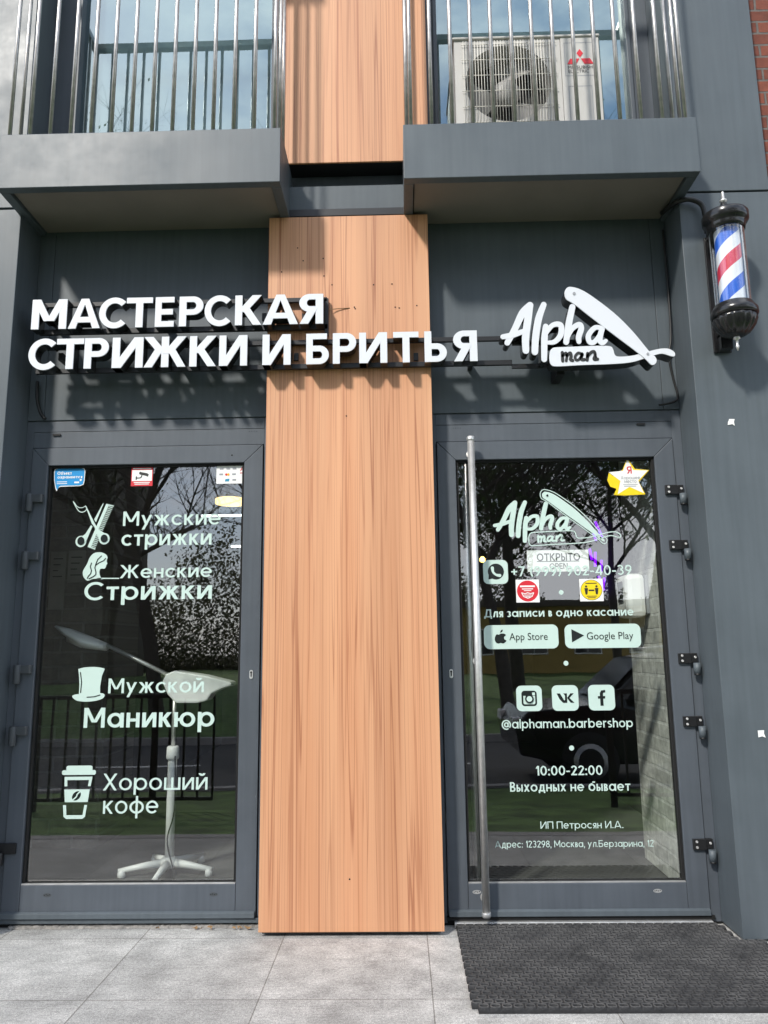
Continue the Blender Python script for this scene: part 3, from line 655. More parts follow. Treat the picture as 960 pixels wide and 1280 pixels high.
# ---------------------------------------------------------------- balconies
def balcony(x0, x1, bars, returns, label):
    z0, z1, y0 = 3.660, 3.965, -.465; t = .05
    m = MB()
    m.box(x0, x1, y0, y0+t, z0, z1); m.box(x0, x0+t, y0+t, -.005, z0, z1); m.box(x1-t, x1, y0+t, -.005, z0, z1); m.box(x0+t, x1-t, y0+t, .02, z1-.05, z1-.012)
    b = m.build('balcony', 'paint', B, .003); b['label'] = label
    m = MB(); m.box(x0+t+.004, x1-t-.004, y0+t+.006, -.004, z0+.018, z0+.04); m.build('soffit', 'soffit', b, .002)
    zt = 5.335
    for x in bars:
        m = MB(); m.tube([(x, -.447, z1-.02), (x, -.447, zt)], .0105, 10); m.build('railing_bar', 'steel_old', b)
    for x, y in returns:
        m = MB(); m.tube([(x, y, z1-.02), (x, y, zt)], .0105, 10); m.build('railing_bar', 'steel_old', b)
    m = MB(); xa, xb = x0+.025, x1-.025
    m.box(xa-.02, xb+.02, -.47, -.425, zt, zt+.045); m.box(xa-.02, xa+.02, -.425, -.02, zt, zt+.045); m.box(xb-.02, xb+.02, -.425, -.02, zt, zt+.045)
    m.build('top_rail', 'steel_old', b, .004)
    return b
BL = balcony(-2.036, -.578, [-1.996+.1064*k for k in range(14)], [(-.604, -.335), (-.604, -.225), (-.604, -.115), (-2.0, -.335)], 'left balcony ledge with stainless railing bars')
BR = balcony(.052, 1.544, [.0925+.1074*k for k in range(13)]+[1.497], [(1.519, -.33), (.074, -.33), (.074, -.22), (1.519, -.235)], 'right balcony ledge with stainless railing and air conditioner behind')
# ---------------------------------------------------------------- upper windows
def window(ox0, ox1, gx0, gx1):
    z0, z1 = 3.955, 6.5; m = MB()
    m.box(ox0, gx0, .01, .09, z0, z1); m.box(gx1, ox1, .01, .09, z0, z1); m.box(gx0, gx1, .01, .09, z0, z0+.06); m.box(gx0, gx1, .01, .09, z1-.08, z1)
    m.box(gx0-.022, gx0, -.006, .0095, z0, z1); m.box(gx1, gx1+.022, -.006, .0095, z0, z1)
    wn = m.build('window', 'paint_dark', B, .002)
    m = MB(); m.face([(gx0, .05, z0), (gx1, .05, z0), (gx1, .05, z1), (gx0, .05, z1)]); m.build('pane', 'glass_up', wn)
    return wn
window(-2.02, -.632, -1.862, -.712); window(.197, 1.515, .268, 1.382)
bbox('added_backing', 'pale_backing', -2.0, -.65, .13, .14, 3.96, 6.5, bevel=0)  # added sheet behind the pane, softens the contrast of dark reflections
bbox('added_backing', 'pale_backing', .2, 1.5, .13, .14, 3.96, 6.5, bevel=0)
bbox('upper_room', 'wall_mid', -2.3, 1.9, .55, .6, 3.9, 6.6, bevel=0)
bbox('parapet', 'paint', -5.2, 4.2, -.24, .6, 6.6, 6.75, bevel=0)

# ---------------------------------------------------------------- the room behind the doors
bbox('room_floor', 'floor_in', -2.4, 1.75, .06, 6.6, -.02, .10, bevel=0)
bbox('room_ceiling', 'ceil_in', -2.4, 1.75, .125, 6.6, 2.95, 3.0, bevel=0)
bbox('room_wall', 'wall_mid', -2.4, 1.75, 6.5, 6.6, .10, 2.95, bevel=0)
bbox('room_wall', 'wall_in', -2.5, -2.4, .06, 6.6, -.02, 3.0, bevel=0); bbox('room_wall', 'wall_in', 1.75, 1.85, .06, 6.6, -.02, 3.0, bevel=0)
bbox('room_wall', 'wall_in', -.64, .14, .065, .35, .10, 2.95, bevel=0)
bbox('brick_pier', 'whitebrick', 1.402, 1.745, .075, .80, .101, 2.94, bevel=.004, label='whitewashed brick pier just inside the right door')
bbox('brick_pier', 'greybrick', -2.39, -1.935, 1.12, 1.7, .101, 2.94, bevel=.004, label='grey brick pier just inside the left door')
bbox('pier_wall', 'wall_in', 1.515, 1.745, .80, .81, .101, 2.94, bevel=0)
# ================================================================== GROUND AND WHAT LIES BEHIND THE PHOTOGRAPHER
def sheet(name, mat, rows):
    """rows: list of (y, z); wide strip along x"""
    m = MB(); pr = None
    for y, z in rows:
        q = [m.b.verts.new((x, y, z)) for x in (-30, -8, 0, 8, 30)]
        if pr:
            for i in range(4): m.face([pr[i], pr[i+1], q[i+1], q[i]])
        pr = q
    return structure(m.build(name, mat))
sheet('pavement', 'granite', [(.3, 0), (-1.75, 0)])
sheet('lawn', 'grass', [(-1.87, -.005), (-3.4, -.12), (-5.0, -.24)])
sheet('footpath', 'asphalt', [(-5.0, -.236), (-5.1, -.236)])
sheet('road', 'asphalt', [(-5.22, -.36), (-10.4, -.36)])
sheet('far_lawn', 'grass', [(-10.5, -.24), (-18, -.2), (-60, 0)])
m = MB(); m.face([(-300, 60, -.5), (300, 60, -.5), (300, -300, -.5), (-300, -300, -.5)]); structure(m.build('ground', 'earth'))
for y0, y1, z0, z1 in ((-1.87, -1.75, -.2, .004), (-5.22, -5.1, -.5, -.22), (-10.52, -10.4, -.5, -.22)):
    m = MB(); m.box(-30, 30, y0, y1, z0, z1); structure(m.build('kerb', 'kerb', None, .01))
for k in range(-6, 7):
    m = MB(); m.box(k*4-1, k*4+1, -7.86, -7.74, -.357, -.353); structure(m.build('road_marking', 'road_white'))
# black railing along the lawn
def railing(x0, x1, y, zb, zt, label):
    f = thing('railing', label, 'railing', (x0, y, zb))
    n = int((x1-x0)/.13)
    m = MB(); m.box(x0, x1, y-.02, y+.02, zt-.04, zt); m.box(x0, x1, y-.015, y+.015, zb+.1, zb+.13); m.build('rail', 'fence', f)
    for k in range(n+1):
        x = x0+(x1-x0)*k/n; thick = .03 if k % 8 == 0 else .009
        m = MB(); m.box(x-thick, x+thick, y-.011, y+.011, zb-.05 if k % 8 == 0 else zb+.1, zt-.02); m.build('bar', 'fence', f)
railing(-3.4, -1.75, -3.3, -.12, .93, 'black metal railing on the lawn reflected in the left door')
railing(1.9, 3.1, -3.3, -.12, .93, 'black metal railing on the lawn reflected in the right door')

def car(name, label, x, y, rz, paintm, tall=1.0):
    t = thing(name, label, 'car', (0, 0, 0), 'cars parked along the road')
    prof = [(-2.2, .42), (-2.25, .75), (-2.1, .93), (-1.15, 1.02), (-.55, 1.5*tall), (.2, 1.58*tall), (1.5, 1.55*tall), (2.1, 1.05), (2.22, .9), (2.22, .42), (1.75, .32), (-1.75, .32)]
    m = MB(); W = .9
    rings = []
    for s, k in ((-1, .985), (-.97, 1.0), (0, 1.0), (.97, 1.0), (1, .985)):
        ring = []
        for px, pz in prof:
            inset = .18*max(0, (pz-.98)/.6) if abs(s) > .5 else 0
            ring.append(m.b.verts.new((px*k, s*W - math.copysign(inset, s) if s else 0, .85+(pz-.85)*k)))
        rings.append(ring)
    n = len(prof)
    for i in range(4):
        for k in range(n): m.face([rings[i][k], rings[i][(k+1) % n], rings[i+1][(k+1) % n], rings[i+1][k]])
    m.face(rings[0][::-1]); m.face(rings[-1]); m.build('body', paintm, t, .04, smooth=False)
    for s in (-1, 1):
        m = MB(); q = [(-.98, 1.06), (-.5, 1.44*tall), (1.42, 1.47*tall), (1.85, 1.1)]
        v = [(a, s*(W+.006-.18*max(0, (b-.98)/.6)), b) for a, b in q]; m.face(v); m.build('side_window', 'win_dark', t)
        for ax in (-1.38, 1.35):
            m = MB(); m.lathe([(.20, -.1), (.33, -.1), (.345, -.05), (.345, .05), (.33, .1), (.20, .1)], (ax, s*.82, .345), 28, axis=(0, 1, 0)); wl = m.build('wheel', 'tyre', t)
            m = MB(); m.lathe([(.19, .098*s), (.2, .106*s), (.05, .09*s)], (ax, s*.82, .345), 20, axis=(0, 1, 0)); m.build('rim', 'alu', wl)
    m = MB(); m.face([(-1.1, -.72, 1.05), (-1.1, .72, 1.05), (-.6, .6, 1.47*tall), (-.6, -.6, 1.47*tall)]); o = m.build('windscreen', 'win_dark', t); o.location.x -= .03; o.location.z += .02
    for s in (-1, 1):
        m = MB(); m.box(-2.26, -2.1, s*.62-.14, s*.62+.14, .72, .86); m.build('headlight', 'lamp_lens', t, .02)
        m = MB(); m.box(2.14, 2.235, s*.66-.12, s*.66+.12, .82, .98); m.build('tail_light', 'tail', t, .02)
    for s in (-1, 1):
        m = MB(); m.tube([(-.3, s*.62, 1.60*tall), (.1, s*.62, 1.64*tall), (1.3, s*.62, 1.62*tall), (1.5, s*.62, 1.57*tall)], .022, 8); m.build('roof_rail', 'alu', t)
        m = MB(); m.box(-.86, -.70, s*.90-.02+(.02 if s > 0 else -.12), s*.90+.02+(.12 if s > 0 else -.02), 1.02, 1.16); m.build('mirror', paintm, t, .03)
    t.location = (x, y, -.36); t.rotation_euler.z = rz
    return t
car('parked_car', 'black car parked at the kerb, reflected in the right glass door', 3.6, -6.35, 0, 'car_dark', 1.02)
car('parked_car', 'silver car parked across the road, reflected in the left glass door', -9.5, -9.4, 0, 'car_silver', .96)

def tree(label, x, y, h, seed, leafm, nleaf, lsize, spread=.5, group='trees beyond the road'):
    r = random.Random(seed); tips = []
    t = thing('tree', label, 'tree', (x, y, -.2), group)
    mt, mb = MB(), MB()
    def grow(p, d, ln, rd, lev):
        pts = [p]; rs = [rd]; n = 4
        for k in range(n):
            if lev >= 4 and k == 2: break
            d = (d+Vector((r.uniform(-1, 1), r.uniform(-1, 1), r.uniform(-.4, .7)))*.16).normalized(); p = p+d*ln/n; pts.append(p); rs.append(rd*(1-.55*(k+1)/n))
            if lev < 4 and k >= (1 if lev == 0 else 0):
                for _ in range(2):
                    a = r.uniform(0, 6.28); o = Vector((math.cos(a), math.sin(a), r.uniform(.1, .7))).normalized()
                    grow(p, (d*.45+o*spread*1.4).normalized(), ln*r.uniform(.45, .68), rs[-1]*.62, lev+1)
            if lev >= 2: tips.append(p)
        (mt if lev == 0 else mb).tube(pts, rs, 8 if lev == 0 else (5 if lev < 3 else 3), 0, caps=False)
    grow(Vector((x, y, -.25)), Vector((0, 0, 1)), h*.72, h*.018, 0)
    mt.build('trunk', 'bark', t); mb.build('limbs', 'bark', t)
    ml = MB()
    for _ in range(nleaf):
        p = r.choice(tips)+Vector((r.gauss(0, .22), r.gauss(0, .22), r.gauss(0, .22))); s = lsize*r.uniform(.6, 1.4)
        a = Vector((r.uniform(-1, 1), r.uniform(-1, 1), r.uniform(-1, 1))).normalized(); b = a.orthogonal().normalized(); c = a.cross(b)
        ml.face([p-b*s, p+c*s*.5, p+b*s, p-c*s*.5])
    ml.build('crown', leafm, t, recalc=False)
tree('bare branched tree with thin pale buds across the road', -5.6, -14, 10.5, 1, 'leaf', 900, .05)
tree('tall bare tree with fine twigs behind the kerb lawn', -8.2, -17, 13, 2, 'leaf', 900, .05)
tree('slim bare tree with forked trunk on the far lawn', -2.8, -20, 12, 3, 'leaf', 900, .05)
tree('leafy green tree over the road reflected above the door lettering', 2.4, -13.5, 9.5, 4, 'leaf_dark', 9000, .07, .6)
tree('bushy spring tree on the far lawn at the right', 6.3, -16, 11.5, 5, 'leaf', 2600, .07)
tree('tall twiggy tree beside the bushy spring tree', 9.3, -15, 12, 6, 'leaf', 900, .06)
tree('dark dense evergreen tree at the far left', -14, -18, 11, 7, 'leaf_dark', 4200, .1, .6)
tree('broad bare tree far behind the black car', 4.2, -24, 14, 8, 'leaf', 1000, .06)
tree('pale budding tree far across the lawn', -11, -25, 14, 9, 'leaf', 1200, .06)
tree('dark evergreen behind the ochre building, left of two', 5.5, -34, 13, 10, 'leaf_dark', 6000, .13, .6)
tree('dark evergreen behind the ochre building, right of two', 11, -36, 14, 11, 'leaf_dark', 6000, .13, .6)
tree('bare tree with spreading twigs at the far right of the lawn', 13.5, -22, 13, 12, 'leaf', 900, .06)
tree('bare tree with low fork straight across the road', -.6, -26, 14, 13, 'leaf', 1200, .06)
r_ = random.Random(21); m = MB()
for _ in range(130000):
    x = r_.uniform(-55, 50); top = 5.4+2.4*math.sin(x*.31)+1.6*math.sin(x*.83+1)+.9*math.sin(x*2.1)
    p = Vector((x, r_.uniform(-62, -52), max(0, r_.uniform(-.1, 1))**1.5*top if r_.random() < .85 else top*r_.uniform(.9, 1.25))) if True else None
    s_ = r_.uniform(.08, .2); a = Vector((r_.uniform(-1, 1), r_.uniform(-1, 1), r_.uniform(-1, 1))).normalized(); b = a.orthogonal().normalized(); c = a.cross(b)
    m.face([p-b*s_, p+c*s_*.6, p+b*s_, p-c*s_*.6])
o = m.build('far_wood', 'wood_far', recalc=False); o['kind'] = 'stuff'; o['label'] = 'far band of dark trees behind the houses'
def house(name, label, x0, x1, y0, y1, z1, wallm, nx, nz, zs):
    t = thing(name, label, 'building', (x0, y1, -.2))
    m = MB(); m.box(x0, x1, y0, y1, -.3, z1); m.build('wall', wallm, t)
    m = MB(); m.box(x0-.4, x1+.4, y0-.4, y1+.4, z1+.003, z1+.35); m.build('roof', 'roof', t)
    for i in range(nx):
        for k in range(nz):
            cx = x0+(x1-x0)*(i+.5)/nx; cz = zs+k*2.9
            m = MB(); m.box(cx-.75, cx+.75, y1-.02, y1+.05, cz, cz+1.5); f = m.build('window', 'paper', t)
            m = MB(); m.box(cx-.68, cx-.02, y1+.045, y1+.06, cz+.08, cz+1.42); m.box(cx+.02, cx+.68, y1+.045, y1+.06, cz+.08, cz+1.42); m.build('pane', 'win_dark', f)
house('apartment_building', 'tall brown grey apartment block reflected in the left door', -38, -16.6, -46, -33, 24, 'house_g', 7, 8, 1.0)
house('low_house', 'low ochre plaster building beyond the far lawn', 3, 24, -48, -40, 3.6, 'house_y', 7, 1, .9)
# ================================================================== THINGS ON THE FRONT
# ---- shop sign: raised letters on two rails
YS, YB = -.24, -.172
sg = thing('shop_sign', 'raised white block letters in two rows on black rails across the wood panel', 'sign', (-1.0, -.2, 2.8))
def rail(px0, px1, py0, py1, t=.012, Y0=-.172, Y1=-.152, name='rail'):
    a, b = at(px0, py0, -.16), at(px1, py1, -.16); z = (a.z+b.z)/2; m = MB(); m.box(a.x, b.x, Y0, Y1, z-t, z+t); return m.build(name, 'black', sg, .001)
rail(52, 409, 378, 380); rail(50, 410, 414, 411.5, .014); rail(48, 640, 430, 429, .012); rail(46, 640, 461, 458, .013)
m = MB(); a = at(408, 374, -.16); b = at(410, 411, -.16); m.box(a.x-.008, a.x+.012, -.172, -.152, b.z-.04, a.z); m.build('rail', 'black', sg)
for px, py, q in ((60, 395, -.001), (200, 395, -.001), (330, 395, -.001), (75, 445, -.001), (220, 445, -.001), (380, 395, -.1405), (370, 445, -.1405), (520, 445, -.1405), (590, 445, -.001)):
    p = at(px, py, -.16); m = MB(); m.box(p.x-.012, p.x+.012, -.153, q, p.z-.02, p.z+.02); m.build('bracket', 'black', sg)
row1 = [('М', 40, 83.6), ('А', 86, 125.6), ('С', 124, 158), ('Т', 158, 190.5), ('Е', 194, 217.6), ('Р', 224, 254), ('С', 255.7, 289), ('К', 293.8, 327), ('А', 328.5, 372.5), ('Я', 374, 404)]
row2 = [('С', 36, 70.7), ('Т', 70.7, 104.6), ('Р', 105.6, 136), ('И', 140.4, 179), ('Ж', 179.8, 233), ('К', 237, 270.5), ('И', 274, 309), ('И', 328, 363.3), ('Б', 382.7, 411), ('Р', 416, 445.3), ('И', 449, 484), ('Т', 491.7, 523.5), ('Ь', 530.7, 558.5), ('Я', 566.7, 596.7)]
for row, zl in ((row1, (at(220, 408, YS).z, at(220, 371, YS).z)), (row2, (at(320, 456.5, YS).z, at(320, 418.5, YS).z))):
    ym = 390 if row is row1 else 437
    for ch, a, b in row:
        P, W = glyph(ch, .21); x0, x1 = at(a, ym, YS).x, at(b, ym, YS).x; h = zl[1]-zl[0]; ov = .02 if ch == 'С' else 0
        m = MB()
        for k, p in enumerate(P):
            q = [(x0+u/W*(x1-x0), zl[0]+(v*(1+2*ov)-ov)*h) for u, v in p]
            m.prism(q, XZ, YS-.0003*k, YS+.006, 0, 0)          # white acrylic face
            m.prism(q, XZ, YS+.006+.0001*k, YB, 1, 1)        # black return
        m.build('letter', ['white', 'blackplast'], sg)

# ---- script logo with the razor
LO = (600., 340., 3.692)
def lp(pts, sx=1., sy=1.): return pts
def razor_shapes():
    st = []
    A = [stroke([(122, 326), (160, 262), (198, 190), (236, 152)], [26, 30, 34, 30]), stroke([(234, 154), (222, 220), (208, 300), (206, 362)], [32, 34, 34, 30]), stroke([(102, 299), (150, 290), (214, 268)], [22, 26, 20])]
    l = [stroke([(299, 150), (272, 215), (254, 300), (247, 368)], [26, 32, 32, 30])]
    p = [stroke([(303, 252), (294, 310), (288, 402)], [26, 30, 26]), stroke([(300, 285), (335, 246), (372, 246), (370, 290), (340, 322), (303, 326)], [20, 22, 26, 26, 22, 16])]
    h = [stroke([(431, 162), (410, 240), (393, 324)], [28, 30, 26]), stroke([(398, 308), (425, 262), (458, 244), (466, 262), (452, 300), (452, 322)], [18, 22, 26, 26, 26, 22])]
    a = [stroke([(566, 262), (530, 258), (498, 292), (500, 322), (522, 324), (552, 288), (566, 262)], [20, 22, 24, 24, 22, 20, 20]), stroke([(562, 262), (548, 310), (558, 328), (576, 318)], [24, 26, 24, 16])]
    handle = catmull([(430, 69), (470, 80), (520, 110), (620, 190), (700, 275), (768, 365), (798, 396), (796, 420), (776, 428), (752, 404), (716, 372), (640, 312), (520, 216), (440, 150), (404, 126), (398, 95), (410, 74)], 4)
    blade = catmull([(345, 348), (420, 345), (520, 341), (590, 342), (606, 356), (614, 384), (640, 390), (700, 384), (760, 368), (820, 354), (860, 354), (886, 370), (886, 386), (872, 388), (830, 376), (790, 384), (740, 400), (680, 416), (580, 424), (460, 428), (345, 434), (318, 426), (312, 400), (316, 368), (326, 354)], 4)
    man = [stroke([(372, 372), (372, 410)], 14), stroke([(372, 388), (388, 374), (392, 388), (388, 410)], 12), stroke([(392, 386), (408, 374), (412, 388), (408, 404), (418, 408)], 14),
           stroke([(464, 382), (446, 374), (430, 390), (434, 406), (448, 402), (464, 380)], 12), stroke([(462, 378), (458, 402), (472, 404)], 14),
           stroke([(488, 376), (484, 406)], 14), stroke([(486, 390), (504, 372), (518, 368), (522, 384), (516, 402), (532, 402)], 14)]
    return A, l, p, h, a, handle, blade, man
lg = thing('logo_sign', 'white script logo sign shaped with a folding razor, black sides', 'sign', (.9, -.2, 2.85))
YL, YLB = -.245, -.165
c0 = at(LO[0]+430/LO[2], LO[1]+250/LO[2], YL); ex = (at(LO[0]+890/LO[2], LO[1]+250/LO[2], YL)-at(LO[0]+90/LO[2], LO[1]+250/LO[2], YL)).x/800; ez = (at(LO[0]+430/LO[2], LO[1]+70/LO[2], YL).z-at(LO[0]+430/LO[2], LO[1]+430/LO[2], YL).z)/360
slope = (at(LO[0]+890/LO[2], LO[1]+250/LO[2], YL).z-at(LO[0]+90/LO[2], LO[1]+250/LO[2], YL).z)/800
def lf(x, z, y): return (c0.x+(x-430)*ex, y, c0.z-(z-250)*ez+slope*(x-430))
A, l_, p_, h_, a_, handle, blade, man = razor_shapes()
def solid(name, polys, parent, y0=YL, yb=YLB):
    m = MB()
    for k, p in enumerate(polys): m.prism(p, lf, y0-.0004*k, y0+.006, 0, 0); m.prism(p, lf, y0+.006+.0002*k, yb, 1, 1)
    return m.build(name, ['white', 'blackplast'], parent)
for q, dy in ((A, 0), (l_, -.0011), (p_, -.0022), (h_, -.0033), (a_, -.0044)): solid('letter', q, lg, YL+dy)
solid('blade', [blade], lg, YL-.002); hdl = solid('razor_handle', [handle], lg, YL-.006, YLB+.001)
m = MB()
for p in man: m.prism(p, lf, YL-.0045, YL-.001)
m.build('lettering', 'ink', lg)
m = MB(); m.prism(circ(442, 101, 7, 14), lf, YL-.009, YL); m.prism(circ(762, 379, 6, 14), lf, YL-.009, YL); m.build('rivet', 'greyink', hdl)
m = MB()
for py0 in (429, 458): m = MB(); p = at(640, py0, -.16); m.box(p.x, p.x+.42 if py0 == 429 else p.x+.3, -.166, -.15, p.z-.011, p.z+.011); m.build('rail', 'black', lg)
m = MB(); p = at(700, 440, -.16); m.box(p.x-.02, p.x+.02, -.15, -.001, p.z-.12, p.z+.12); m.build('bracket', 'black', lg)

# ---- barber pole
PC = Vector((1.668, -.405, 0)); bp = thing('barber_pole', 'barber pole with red, white and blue stripes in black housing on pillar', 'barber pole', (PC.x, -.23, 2.75))
def lat(name, prof, mat, n=44, wob=None, lab=None):
    m = MB(); m.lathe(prof, (PC.x, PC.y, 0), n, wob=wob); return m.build(name, mat, bp)
Z0, Z1 = 2.955, 3.372
# stripes: helical bands as faces of one cylinder
m = MB(); n, mh, R_ = 64, 90, .060
gr = [[m.b.verts.new((PC.x+R_*math.cos(2*math.pi*k/n), PC.y+R_*math.sin(2*math.pi*k/n), Z0+(Z1-Z0)*j/mh)) for k in range(n)] for j in range(mh+1)]
PITCH = .30
for j in range(mh):
    for k in range(n):
        s = 0
    # bands drawn by shader below
    for k in range(n):
        f = m.face([gr[j][k], gr[j][(k+1) % n], gr[j+1][(k+1) % n], gr[j+1][k]]); f.smooth = True
ms, nn, ll, bb = new_mat('pole_stripes'); tt = nn.new('ShaderNodeTexCoord'); spn = nn.new('ShaderNodeSeparateXYZ'); ll.new(tt.outputs['Object'], spn.inputs[0])
at2 = math_node(nn, 'ARCTAN2'); ll.new(spn.outputs[1], at2.inputs[0]); ll.new(spn.outputs[0], at2.inputs[1])
d1 = math_node(nn, 'DIVIDE', 2*math.pi); ll.new(at2.outputs[0], d1.inputs[0])
d2 = math_node(nn, 'DIVIDE', PITCH); ll.new(spn.outputs[2], d2.inputs[0])
s1 = math_node(nn, 'SUBTRACT'); ll.new(d2.outputs[0], s1.inputs[0]); ll.new(d1.outputs[0], s1.inputs[1]); a1 = math_node(nn, 'ADD', 10.56); ll.new(s1.outputs[0], a1.inputs[0]); f1 = math_node(nn, 'FRACT'); ll.new(a1.outputs[0], f1.inputs[0])
rp = nn.new('ShaderNodeValToRGB'); rp.color_ramp.interpolation = 'CONSTANT'; el = rp.color_ramp.elements
el[0].position = 0; el[0].color = (.015, .12, .62, 1); el[1].position = .25; el[1].color = (.82, .83, .87, 1)
for ps, c in ((.5, (.64, .03, .07, 1)), (.75, (.82, .83, .87, 1))): e2 = el.new(ps); e2.color = c
ll.new(f1.outputs[0], rp.inputs[0]); ll.new(rp.outputs[0], bb.inputs['Base Color']); bb.inputs['Roughness'].default_value = .3
m.build('striped_cylinder', ms, bp, origin=(PC.x, PC.y, Z0))
m = MB()
for k in range(48):
    a, b = 2*math.pi*k/48, 2*math.pi*(k+1)/48; rg = .083
    f = m.face([(PC.x+rg*math.cos(a), PC.y+rg*math.sin(a), Z0), (PC.x+rg*math.cos(b), PC.y+rg*math.sin(b), Z0), (PC.x+rg*math.cos(b), PC.y+rg*math.sin(b), Z1), (PC.x+rg*math.cos(a), PC.y+rg*math.sin(a), Z1)])
bmesh.ops.remove_doubles(m.b, verts=m.b.verts, dist=1e-5)
m.build('glass_tube', 'glass_pole', bp, smooth=True)
lat('top_cap', [(.088, Z1-.012), (.090, Z1+.004), (.094, Z1+.012), (.092, Z1+.022), (.104, Z1+.030), (.110, Z1+.040), (.111, Z1+.072), (.106, Z1+.080), (.092, Z1+.086), (.055, Z1+.092), (.045, Z1+.112), (.02, Z1+.130), (.012, Z1+.15)], 'blackplast', 48)
lat('top_finial', [(.012, Z1+.148), (.012, Z1+.152), (.018, Z1+.156), (.018, Z1+.162), (.008, Z1+.166), (.007, Z1+.205), (.003, Z1+.212)], 'steel', 16)
lat('bottom_ring', [(.090, Z0+.010), (.095, Z0+.002), (.100, Z0-.010), (.110, Z0-.022), (.111, Z0-.045), (.104, Z0-.056)], 'blackplast', 48)
lat('bottom_bowl', [(.102, Z0-.054), (.100, Z0-.072), (.088, Z0-.105), (.066, Z0-.135), (.040, Z0-.150), (.016, Z0-.156)], 'blackplast', 64, wob=lambda th, j: 1+(.045*math.cos(16*th) if 0 < j < 5 else 0))
lat('bottom_finial', [(.014, Z0-.154), (.017, Z0-.164), (.006, Z0-.170), (.006, Z0-.195), (.009, Z0-.201), (.002, Z0-.225)], 'steel', 16)
m = MB(); m.box(PC.x-.045, PC.x+.045, -.245, -.232, Z0-.17, Z1+.05); m.box(PC.x-.032, PC.x+.032, PC.y+.06, -.24, Z1+.03, Z1+.07); m.box(PC.x-.028, PC.x+.028, PC.y+.05, -.24, Z0-.09, Z0-.05); m.box(PC.x-.03, PC.x+.03, -.30, -.24, Z0-.17, Z0-.1)
m.build('wall_bracket', 'blackplast', bp, .003)

# ---- cables
def cable(name, label, pts, r, cat='cable', mat='cable'):
    q = []; P = [Vector(p) for p in pts]
    for i in range(len(P)-1):
        a, b, c, d = P[max(i-1, 0)], P[i], P[i+1], P[min(i+2, len(P)-1)]
        for k in range(6): t = k/6; q.append(.5*((2*b)+(c-a)*t+(2*a-5*b+4*c-d)*t*t+(-a+3*b-3*c+d)*t**3))
    q.append(P[-1]); m = MB(); m.tube(q, r, 10); return tag(m.build(name, mat), label, cat)
cable('conduit', 'thick black conduit bending from the balcony soffit to the barber pole', [(1.47, -.1, 3.655), (1.49, -.22, 3.635), (1.535, -.262, 3.632), (1.58, -.262, 3.628), (1.62, -.262, 3.60), (1.632, -.262, 3.54), (1.634, -.262, 3.44)], .013, 'conduit')
cable('hanging_cable', 'thin black cable hanging in the corner beside the razor logo', [(1.497, -.02, 3.6), (1.5, -.018, 3.3), (1.494, -.02, 2.98), (1.47, -.03, 2.86), (1.485, -.022, 2.74), (1.505, -.016, 2.64), (1.49, -.02, 2.605), (1.43, -.03, 2.585), (1.395, -.035, 2.58)], .006)
cable('hanging_cable', 'short black cable end hanging left of the first sign letters', [(-1.965, -.03, 2.78), (-1.96, -.03, 2.68), (-1.935, -.03, 2.60), (-1.905, -.035, 2.565)], .009)
cable('thin_wire', 'bent thin wire poking out of the top sign row', [tuple(at(403, 383, -.16)), tuple(at(406, 388, -.165)), tuple(at(420, 386, -.15)), tuple(at(437, 385, -.141))], .0022, 'wire', 'leafdry')
# ---- torn paper bits on the right pillar
for px, py, lab in ((914.5, 528, 'torn white tape scrap on pillar below the barber pole'), (951.5, 916.5, 'lowest white tape scrap near the right edge of the pillar')):
    p = at(px, py, -.231); r = random.Random(int(px)); m = MB()
    m.prism([(p.x+r.uniform(-.004, .004)+dx, p.z+dz+r.uniform(-.004, .004)) for dx, dz in ((-.017, -.016), (0, -.012), (.016, -.017), (.014, 0), (.017, .015), (-.012, .016), (-.016, .004))], XZ, -.2335, -.2303)
    tag(m.build('paper_scrap', 'paper'), lab, 'paper scrap')

# ---- air conditioner
ac = thing('air_conditioner', 'boxy white air conditioner unit with round fan grille behind balcony railing', 'air conditioner', (.74, -.1, 3.97))
ax0, ax1, az0, az1, ay0, ay1 = .345, 1.142, 4.05, 4.636, -.25, .03
m = MB(); m.box(ax0, ax1, ay0+.004, ay1, az0, az1)
m.b.faces.ensure_lookup_table()
fr = [f for f in m.b.faces if f.calc_center_median().y < ay0+.01][0]; bmesh.ops.delete(m.b, geom=[fr], context='FACES')
fc = Vector((.637, 0, 4.365)); FR = .235; n = 56
def sq(t):   # point on front rectangle outline in direction t round the fan centre
    c, s = math.cos(t), math.sin(t); k = []
    if c > 0: k.append((.93-fc.x)/c)
    if c < 0: k.append((ax0-fc.x)/c)
    if s > 0: k.append((az1-fc.z)/s)
    if s < 0: k.append((az0-fc.z)/s)
    k = min(k); return (fc.x+c*k, ay0, fc.z+s*k)
angs = sorted([2*math.pi*k/n for k in range(n)]+[math.atan2(z-fc.z, x-fc.x) % (2*math.pi) for x in (ax0, .93) for z in (az0, az1)])
for i in range(len(angs)):
    a, b = angs[i], angs[(i+1) % len(angs)]
    c = lambda t, y=ay0: (fc.x+FR*math.cos(t), y, fc.z+FR*math.sin(t))
    m.face([sq(a), sq(b), c(b), c(a)]); m.face([c(a), c(b), c(b, ay0+.16), c(a, ay0+.16)])
m.box(.932, ax1, ay0-.004, ay0+.003, az0, az1); m.build('casing', 'ac_white', ac, recalc=True)
m = MB(); m.box(ax0-.008, ax1+.006, ay0-.012, ay1+.005, az1, az1+.014); m.build('lid', 'ac_white', ac, .005)
m = MB(); m.prism(circ(fc.x, fc.z, FR+.01, 40), XZ, ay0+.155, ay0+.16); m.build('fan_recess', 'ac_dark', ac)
m = MB(); m.lathe([(.075, 0), (.08, .02), (.06, .05), (.02, .06)], (fc.x, ay0+.1, fc.z), 28, axis=(0, -1, 0)); fan = m.build('fan', 'ac_fan', ac)
